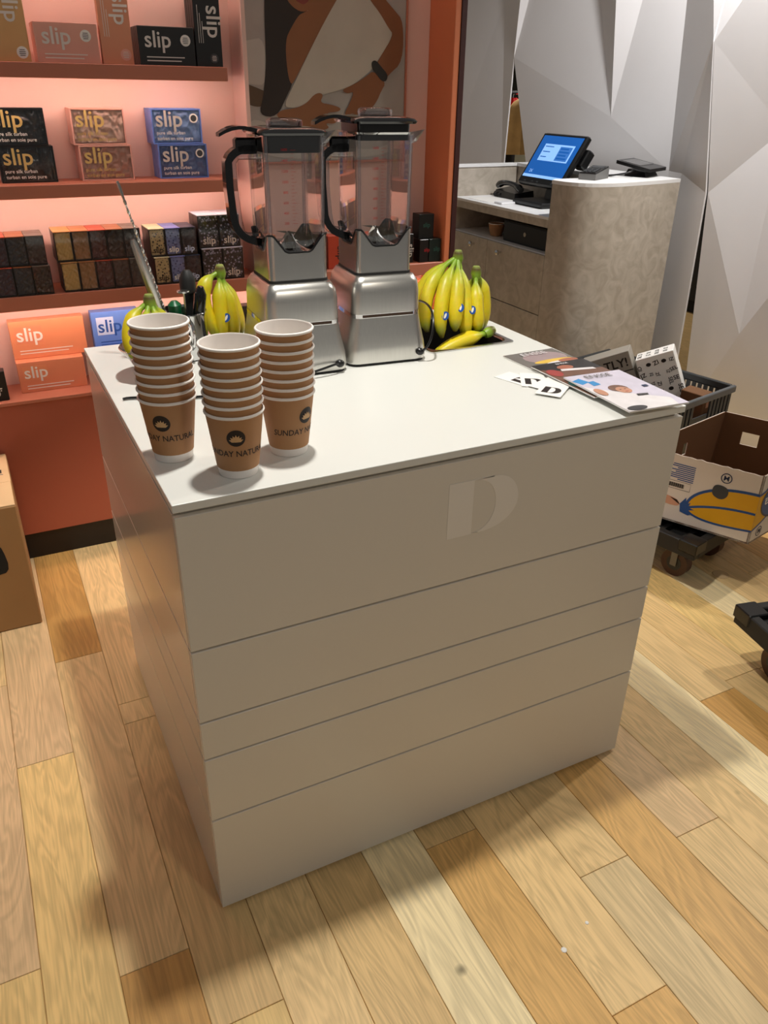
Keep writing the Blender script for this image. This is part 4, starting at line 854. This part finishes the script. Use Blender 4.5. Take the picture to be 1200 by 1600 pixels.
# ================================================================== DOLLIES, CRATES, BOXES ON THE FLOOR
def dolly(loc, rz, label, L=.60, Wd=.40, zt=.185):
    e = tag(empty('dolly', loc, rz), label, 'dolly', 'black wheeled dollies')
    # local: x 0..Wd, y 0..L (corner origin), open grid deck
    th = .055
    for nm, b in (('side_rail', (0, .028, 0, L)), ('side_rail', (Wd-.028, Wd, 0, L)), ('end_rail', (.028, Wd-.028, 0, .028)), ('end_rail', (.028, Wd-.028, L-.028, L))):
        MB().box(*b, zt-th, zt, .003).build(nm, 'black_matte', e)
    MB().box(.03, Wd-.03, .03, L-.03, zt-th+.004, zt-.030).build('deck', 'black_matte', e)
    for k in range(7): MB().box(.03, Wd-.03, .06+k*(L-.14)/6, .075+k*(L-.14)/6, zt-.030, zt-.010).build('rib', 'black_plastic', e)
    for k in range(2): MB().box(.12+k*.14, .135+k*.14, .03, L-.03, zt-.0299, zt-.016).build('rib', 'black_plastic', e)
    for cx in (0, Wd):
        for cy in (0, L): 
            sx = 1 if cx == 0 else -1; sy = 1 if cy == 0 else -1
            MB().box(min(cx-sx*.004, cx+sx*.06), max(cx-sx*.004, cx+sx*.06), min(cy-sy*.004, cy+sy*.06), max(cy-sy*.004, cy+sy*.06), zt-.035, zt+.004, .003).build('corner_block', 'black_plastic', e)
            x, y = cx+sx*.095, cy+sy*.10
            c = MB().tube([(x-.016, y, .048), (x+.016, y, .048)], .048, 22).build('wheel', 'wheel_brown', e, True)
            MB().tube([(x-.0172, y, .048), (x+.0172, y, .048)], .026, 16).build('wheel_hub', 'crate_grey', c, True)
            fk = MB().box(x-.0225, x-.0195, y-.011, y+.011, .040, zt-th-.004).box(x+.0195, x+.0225, y-.011, y+.011, .040, zt-th-.004).box(x-.03, x+.03, y-.03, y+.03, zt-th-.008, zt-th-.0005).build('caster_fork', 'zinc', e)
    return e
mat('wheel_brown', '#4a3026', .5, var=.1)
dolly((1.655, .43, 0), R(14), 'black wheeled dolly under the banana box beside the counter')
dolly((1.375, -.485, 0), R(-12), 'empty black wheeled dolly at the right edge, nearest the camera', .64, .42, .19)

# upside-down banana carton, open on top
N0 = Vector((1.806, .368, .1895)); U = Vector((-.170, .340, 0)); V = Vector((.490, .110, 0)); ht = .236; th = .006
bb = tag(empty('banana_carton', (1.9, .6, .19)), 'open white banana carton printed with a big yellow banana, on the dolly', 'carton')
def B(mb, n, m, parent=bb, sm=False):
    o = mb.build(n, m, parent, sm); o.matrix_parent_inverse = Matrix.Translation(-bb.location) if parent is bb else Matrix(); return o
def panel(O, E, h0, inward, holes, name, mo, mi, ragged=False):
    """wall along E with outer skin and inner skin, hand holes cut as grid gaps"""
    e = E.normalized(); Ln = E.length; nrm = inward.normalized()
    xs = [0, Ln]; zs_ = [0, h0]
    for x0, x1, a, b in holes: xs += [x0, x1]; zs_ += [a, b]
    xs = sorted(set(xs)); zs_ = sorted(set(zs_))
    if ragged: xs = sorted(set(xs+[Ln*i/24 for i in range(1, 24)]))
    for off0, off1, mm, nn in ((0, th*.5, mo, name), (th*.5, th, mi, name+'_lining')):
        mb = MB()
        for i in range(len(xs)-1):
            for j in range(len(zs_)-1):
                if any(x0-1e-6 <= xs[i] and xs[i+1] <= x1+1e-6 and a-1e-6 <= zs_[j] and zs_[j+1] <= b+1e-6 for x0, x1, a, b in holes): continue
                zt = zs_[j+1]
                ra = rb_ = zt
                if ragged and j == len(zs_)-2: ra = zt-.004*abs(sin(xs[i]*83)); rb_ = zt-.004*abs(sin(xs[i+1]*83))
                P_ = [O+e*xs[i]+Vector((0, 0, zs_[j])), O+e*xs[i+1]+Vector((0, 0, zs_[j])), O+e*xs[i+1]+Vector((0, 0, rb_)), O+e*xs[i]+Vector((0, 0, ra))]
                mb.add([p+nrm*off0 for p in P_]+[p+nrm*off1 for p in P_], [(0, 1, 2, 3), (7, 6, 5, 4), (0, 4, 5, 1), (1, 5, 6, 2), (2, 6, 7, 3), (3, 7, 4, 0)])
        B(mb, nn, mm)
inU = V.normalized(); inV = U.normalized()
panel(N0, U, ht, inU, [], 'printed_side', 'box_white', 'cardboard_dark', True)
panel(N0, V, ht, inV, [(.20, .30, .165, .205)], 'printed_end', 'box_white', 'cardboard_dark')
panel(N0+V, U, ht, -inU, [(.245, .305, .13, .178)], 'far_side', 'box_white', 'cardboard_dark')
panel(N0+U, V, ht, -inV, [(.25, .28, .13, .175)], 'far_end', 'box_white', 'cardboard_dark')
mb = MB(); mb.prism([(0, 0), (1, 0), (1, 1), (0, 1)], lambda u, v, d: tuple(N0+U*u+V*v+Vector((0, 0, d))), .0005, .006); B(mb, 'bottom', 'cardboard_dark')
un = U.normalized(); outn = -inU
def sd(u, v, d): return tuple(N0+un*u+Vector((0, 0, v))+outn*d)   # u from near corner along the side
vn = V.normalized(); outv = -inV
def ed(u, v, d): return tuple(N0+vn*u+Vector((0, 0, v))+outv*d)
# printed banana: yellow body and blue outlines
def curve_strip(f, pts, wd, d, name, m):
    mb = MB(); P_ = [Vector((*p, 0)) for p in pts]; L = []; Rr = []
    for i, p in enumerate(P_):
        t = (P_[min(i+1, len(P_)-1)]-P_[max(i-1, 0)]).normalized(); n = Vector((-t.y, t.x, 0)); w_ = wd[i] if isinstance(wd, list) else wd
        L.append(p+n*w_); Rr.append(p-n*w_)
    vs = [f(p.x, p.y, d) for p in L]+[f(p.x, p.y, d) for p in Rr]; n = len(P_)
    mb.add(vs, [(i, i+1, n+i+1, n+i) for i in range(n-1)]); return B(mb, name, m)
tipc = (.205, .062)
upc = bez([(0, .170, 0), (.07, .168, 0), (.16, .160, 0), (.215, .105, 0), tipc+(0,)], 14); loc_ = bez([(0, .046, 0), (.07, .036, 0), (.14, .030, 0), (.19, .036, 0), tipc+(0,)], 14)
poly = [(p.x, p.y) for p in upc]+[(p.x, p.y) for p in reversed(loc_[:-1])]
B(MB().prism(poly, sd, .0002, .0005), 'banana_print', 'yellow_print')
curve_strip(sd, [(p.x, p.y) for p in upc], .0045, .0008, 'banana_outline', 'blue_print'); curve_strip(sd, [(p.x, p.y) for p in loc_], .0035, .0008, 'banana_outline', 'blue_print')
curve_strip(sd, [(p.x, p.y) for p in bez([(0, .105, 0), (.07, .104, 0), (.14, .092, 0), (.20, .066, 0)], 12)], .004, .0008, 'banana_outline', 'blue_print')
B(MB().prism([(.195, .038), (.222, .044), (.226, .072), (.21, .098), (.207, .074), (.193, .084), (.199, .066), (.178, .062), (.196, .056), (.180, .046)], sd, .0009, .0012), 'banana_tip', 'blue_print')
B(MB().prism(smooth_poly([(.093, .168), (.132, .172), (.140, .150), (.134, .130), (.106, .122), (.088, .140)], 2), sd, .0013, .0018), 'hand_hole_flap', 'grey_print')
# circled M printed upside down
def circled(f, u, v, r, d, rot):
    c = curve_strip(f, [(u+r*cos(2*pi*i/28), v+r*sin(2*pi*i/28)) for i in range(29)], r*.10, d, 'print_ring', 'navy')
    B(letters(MB(), 'M', r*1.55, lambda a, b: f(u-a, v+b-r*.54, d) if not rot else f(u+a, v-b+r*.54, d), .01), 'lettering', 'navy')
def lt(f, u, v, d, s, txt, m, flip=True, bold=.01):  # mirrored u because side runs right to left
    return B(letters(MB(), txt, s, lambda a, b: f(u+a, v-b, d), bold), 'lettering', m)
circled(sd, .105, .197, .0155, .0008, True)
B(MB().prism(ellipse(.135, .06, .001, .001, 6), sd, .0002, .0003), 'print_dot', 'navy')
mb = MB()
for k in range(9):
    ww = (.07, .085, .055, .08, .06, .085, .075, .08, .05)[k]; o_ = N0; mb.prism([(.200, .205-k*.0065), (.200+ww, .205-k*.0065), (.200+ww, .2018-k*.0065), (.200, .2018-k*.0065)], sd, .0003, .0006)
B(mb, 'small_print', 'blue_print')
mb = MB()
for k in range(22): mb.prism([(.225+k*.0022, .124), (.2262+k*.0022+(.0006 if k % 3 else 0), .124), (.2262+k*.0022+(.0006 if k % 3 else 0), .138), (.225+k*.0022, .138)], sd, .0003, .0006)
B(mb, 'barcode', 'ink'); curve_strip(sd, [(.205, .118), (.290, .118), (.290, .145), (.205, .145), (.205, .118)], .0007, .0005, 'barcode_frame', 'grey_print')
mat('hand_pink', '#c99478', .6); B(MB().prism(smooth_poly([(.232, .084), (.29, .092), (.312, .082), (.308, .068), (.27, .058), (.225, .060)], 2), sd, .0003, .0006), 'hand_print', 'hand_pink'); B(MB().prism([(.238, .082), (.262, .086), (.232, .070), (.225, .068)], sd, .0007, .0009), 'print_wedge', 'ink')
# end wall: blue oval with white letters, upside down, yellow banana continuing
B(MB().prism([(0, .046), (.06, .066), (.14, .10), (.14, .20), (.05, .185), (0, .170)], ed, .0002, .0005), 'banana_print', 'yellow_print')
curve_strip(ed, [(0, .170), (.03, .176), (.06, .200)], .0045, .0008, 'banana_outline', 'blue_print'); curve_strip(ed, [(0, .046), (.05, .062), (.10, .085)], .0035, .0008, 'banana_outline', 'blue_print')
B(MB().prism(ellipse(.125, .135, .098, .062, 32), ed, .0010, .0013), 'print_oval', 'blue_print'); curve_strip(ed, [(.125+.101*cos(2*pi*i/40), .135+.065*sin(2*pi*i/40)) for i in range(41)], .003, .0014, 'banana_outline', 'navy')
B(letters(MB(), 'Chiquita', .052, lambda a, b: ed(.125-a, .150-b, .0018), .012), 'lettering', 'white_print'); 
B(letters(MB(), 'M', .024, lambda a, b: ed(.052-a, .040-b, .0018), .006), 'lettering', 'navy'); curve_strip(ed, [(.052+.016*cos(2*pi*i/24), .031+.016*sin(2*pi*i/24)) for i in range(25)], .0014, .0008, 'print_ring', 'navy')
B(MB().prism(smooth_poly([(.200, .165), (.300, .165), (.300, .150), (.290, .140), (.210, .140), (.200, .150)], 1), lambda u, v, d: ed(u, .205+(v-.165)*.4, -d), .004, .05), 'hand_hole_tab', 'box_white')

# dark grey plastic crate standing behind the carton
cr = tag(empty('plastic_crate', (2.397, 1.024, 0), math.atan2(-.977*0+.209, .977)), 'tall dark grey plastic crate behind the banana carton, holding drink cartons', 'crate')
# local: x 0..-.4 along the front, y 0..+.6 to the back
hc = .42; Lc, Wc = .60, .40
MB().box(-Wc, 0, 0, Lc, .004, .014).build('base', 'crate_grey', cr)
for nm, b in (('wall_front', (-Wc, 0, 0, .006)), ('wall_rear', (-Wc, 0, Lc-.006, Lc)), ('wall_end', (-.006, 0, .0065, Lc-.0065)), ('wall_end', (-Wc, -Wc+.006, .0065, Lc-.0065))):
    MB().box(*b, .0145, hc-.12).build(nm, 'crate_grey', cr)
def slotted(f, L, nm):     # upper band with slots and a grip opening
    o_ = MB(); z0, z1 = hc-.1195, hc-.03; edges = [0.0]
    gx = L*.5
    cells = []
    x = 0
    while x < L-.02: cells.append((x, x+.016)); x += .026
    for a, b in cells:
        if abs((a+b)/2-gx) < .055: 
            o_.v += []
            P_ = [(a, z0), (b+.01, z0), (b+.01, z0+.035), (a, z0+.035)]
        else: P_ = [(a, z0), (b, z0), (b, z1), (a, z1)]
        o_.prism(P_, f, 0, .006)
    o_.prism([(L-.03, z0), (L, z0), (L, z1), (L-.03, z1)], f, 0, .0061); o_.prism([(0, z1), (L, z1), (L, z1+.002), (0, z1+.002)], f, 0, .006); o_.prism([(0, z0-.001), (L, z0-.001), (L, z0+.012), (0, z0+.012)], f, .0005, .0058)
    return o_.build(nm, 'crate_grey', cr)
slotted(lambda u, v, d: (-u, d, v), Wc, 'slotted_band'); slotted(lambda u, v, d: (-u, Lc-d, v), Wc, 'slotted_band'); slotted(lambda u, v, d: (-d, u, v), Lc, 'slotted_band'); slotted(lambda u, v, d: (-Wc+d, u, v), Lc, 'slotted_band')
for b in ((-Wc-.010, .010, -.010, .006), (-Wc-.010, .010, Lc-.006, Lc+.010), (-.006, .010, .0062, Lc-.0062), (-Wc-.010, -Wc+.006, .0062, Lc-.0062)):
    MB().box(*b, hc-.028, hc, .003).build('rim', 'crate_light' if b[0] == -Wc-.010 and b[2] < 0 else 'crate_grey', cr)
# drink cartons standing in the crate
crm = Matrix.Translation((2.397, 1.024, 0)) @ Matrix.Rotation(math.atan2(.209, .977), 4, 'Z')
def leaning(corner, wd, hh, tl=24, nm='', lab=''):
    r = Vector((.68, -.73, 0)).normalized(); a = R(tl); X = r*cos(a)+Vector((0, 0, sin(a))); Z = -r*sin(a)+Vector((0, 0, cos(a))); Y = Z.cross(X)
    o = Vector(corner)+X*wd/2-Z*hh; o += Y*.05
    e = tag(empty(nm, o), lab, 'carton', 'cartons in the dark crate'); e.rotation_euler = Matrix((X, Y, Z)).transposed().to_euler(); return e
oc = leaning((2.142, 1.312, .470), .15, .30, 24, 'patterned_carton', 'white carton covered in black doodle lettering leaning in the crate')
MB().box(-.075, .075, -.05, .05, 0, .30, .002).build('carton', 'paper', oc)
r_ = random.Random(5); mb = MB(); words = ['SE', 'JZ', 'ID', 'SEL', 'IZ', 'JZ', 'D', 'SEL', 'ZI', 'SE']
for i in range(5):
    for j in range(7):
        s = r_.uniform(.016, .026); rot = r_.choice([0, pi/2, -pi/2, .2]); u0 = -.060+i*.030; v0 = .02+j*.040
        if i % 2 and j % 3 == 0: mb.prism(ellipse(u0, v0+.008, .010, .008, 10), lambda u, v, d: (u, -.0504-d, v), 0, .0003)
        else: letters(mb, words[(i*3+j*7) % 10], s*1.0, lambda u, v, u0=u0, v0=v0: (u0+u, -.0505, v0+v), .02, rot=rot)
for i in range(4):
    for j in range(2): letters(mb, words[(i*2+j*5+3) % 10], .022, lambda u, v, i=i, j=j: (-.052+i*.034+u, -.022+j*.036+v, .3005), .02, rot=pi/2)
mb.build('doodle_print', 'ink', oc)
mat('carton_grey', '#9a948a', .6)
og = leaning((2.0, 1.475, .425), .20, .20, 24, 'grey_carton', 'grey drink carton with black lettering leaning beside the patterned carton')
MB().box(-.10, .10, -.05, .05, 0, .20, .002).build('carton', 'carton_grey', og)
letters(MB(), 'OATLY!', .050, lambda u, v: (.0+u, -.0507, .140+v), .02).build('lettering', 'ink', og); MB().box(-.10, .10, -.0508, -.0502, .118, .122).build('print_line', 'ink', og)
ob = tag(empty('brown_carton', crm @ Vector((-.075, .085, .03)), R(12)), 'plain brown carton in the crate right of the patterned carton', 'carton'); ob.rotation_euler = (0, R(-6), R(12))
MB().box(-.03, .03, -.05, .05, 0, .37, .002).build('carton', 'cardboard_dark', ob); MB().box(-.005, .012, -.0505, -.05, .31, .332).build('label', 'hand_pink', ob)

# cardboard box at the left edge
cb = tag(empty('cardboard_box', (-.42, 1.35, 0)), 'tall brown cardboard box against the pink cupboard at the left edge', 'cardboard box')
def CB(mb, n, m, parent=cb): o = mb.build(n, m, parent); o.matrix_parent_inverse = Matrix.Translation(-cb.location) if parent is cb else Matrix(); return o
CB(MB().box(-.62, -.217, 1.155, 1.540, .001, .398, .003), 'carton', 'cardboard')
tp = CB(MB().box(-.618, -.219, 1.158, 1.345, .3985, .4005), 'top_flap', 'cardboard_top'); CB(MB().box(-.618, -.219, 1.349, 1.537, .3985, .4005), 'top_flap', 'cardboard_top')
CB(MB().box(-.62, -.218, 1.320, 1.375, .4007, .4012), 'packing_tape', 'cardboard_top')
CB(MB().box(-.32, -.243, 1.43, 1.52, .4006, .4012), 'red_label', 'red_print'); mbp = MB()
for k in range(6): mbp.box(-.315+k*.014, -.308+k*.014, 1.388, 1.402+.006*(k % 3), .4013, .4016)
CB(mbp, 'small_print', 'ink')
CB(MB().box(-.32, -.235, 1.375, 1.378, .4013, .4016), 'print_line', 'navy')
CB(MB().prism(smooth_poly([(-.42, .19), (-.285, .19), (-.268, .21), (-.275, .27), (-.285, .29), (-.42, .29)], 1), lambda u, v, d: (u, d, v), 1.1548, 1.1542), 'hand_hole', 'dark_inside')
# small floor things
tag(MB().lathe([(.001, .0002), (.026, .0002), (.027, .0012), (.026, .0024), (.001, .0024)], 20, (1.862, .475, 0)).build('floor_cap', 'cardboard_top'), 'round pale cap set in the floor near the caster wheel', 'floor cap')
for i, (x, y, s) in enumerate(((.555, -.36, .006), (.63, -.335, .004))):
    tag(MB().lathe([(s*.6, .0002), (s, .0006), (s*.8, .0016), (.0005, .002)], 7, (x, y, 0), True).build('paper_scrap', 'paper'), ('larger' if i == 0 else 'smaller')+' white paper scrap on the floor in front of the counter', 'scrap', 'paper scraps on the floor')
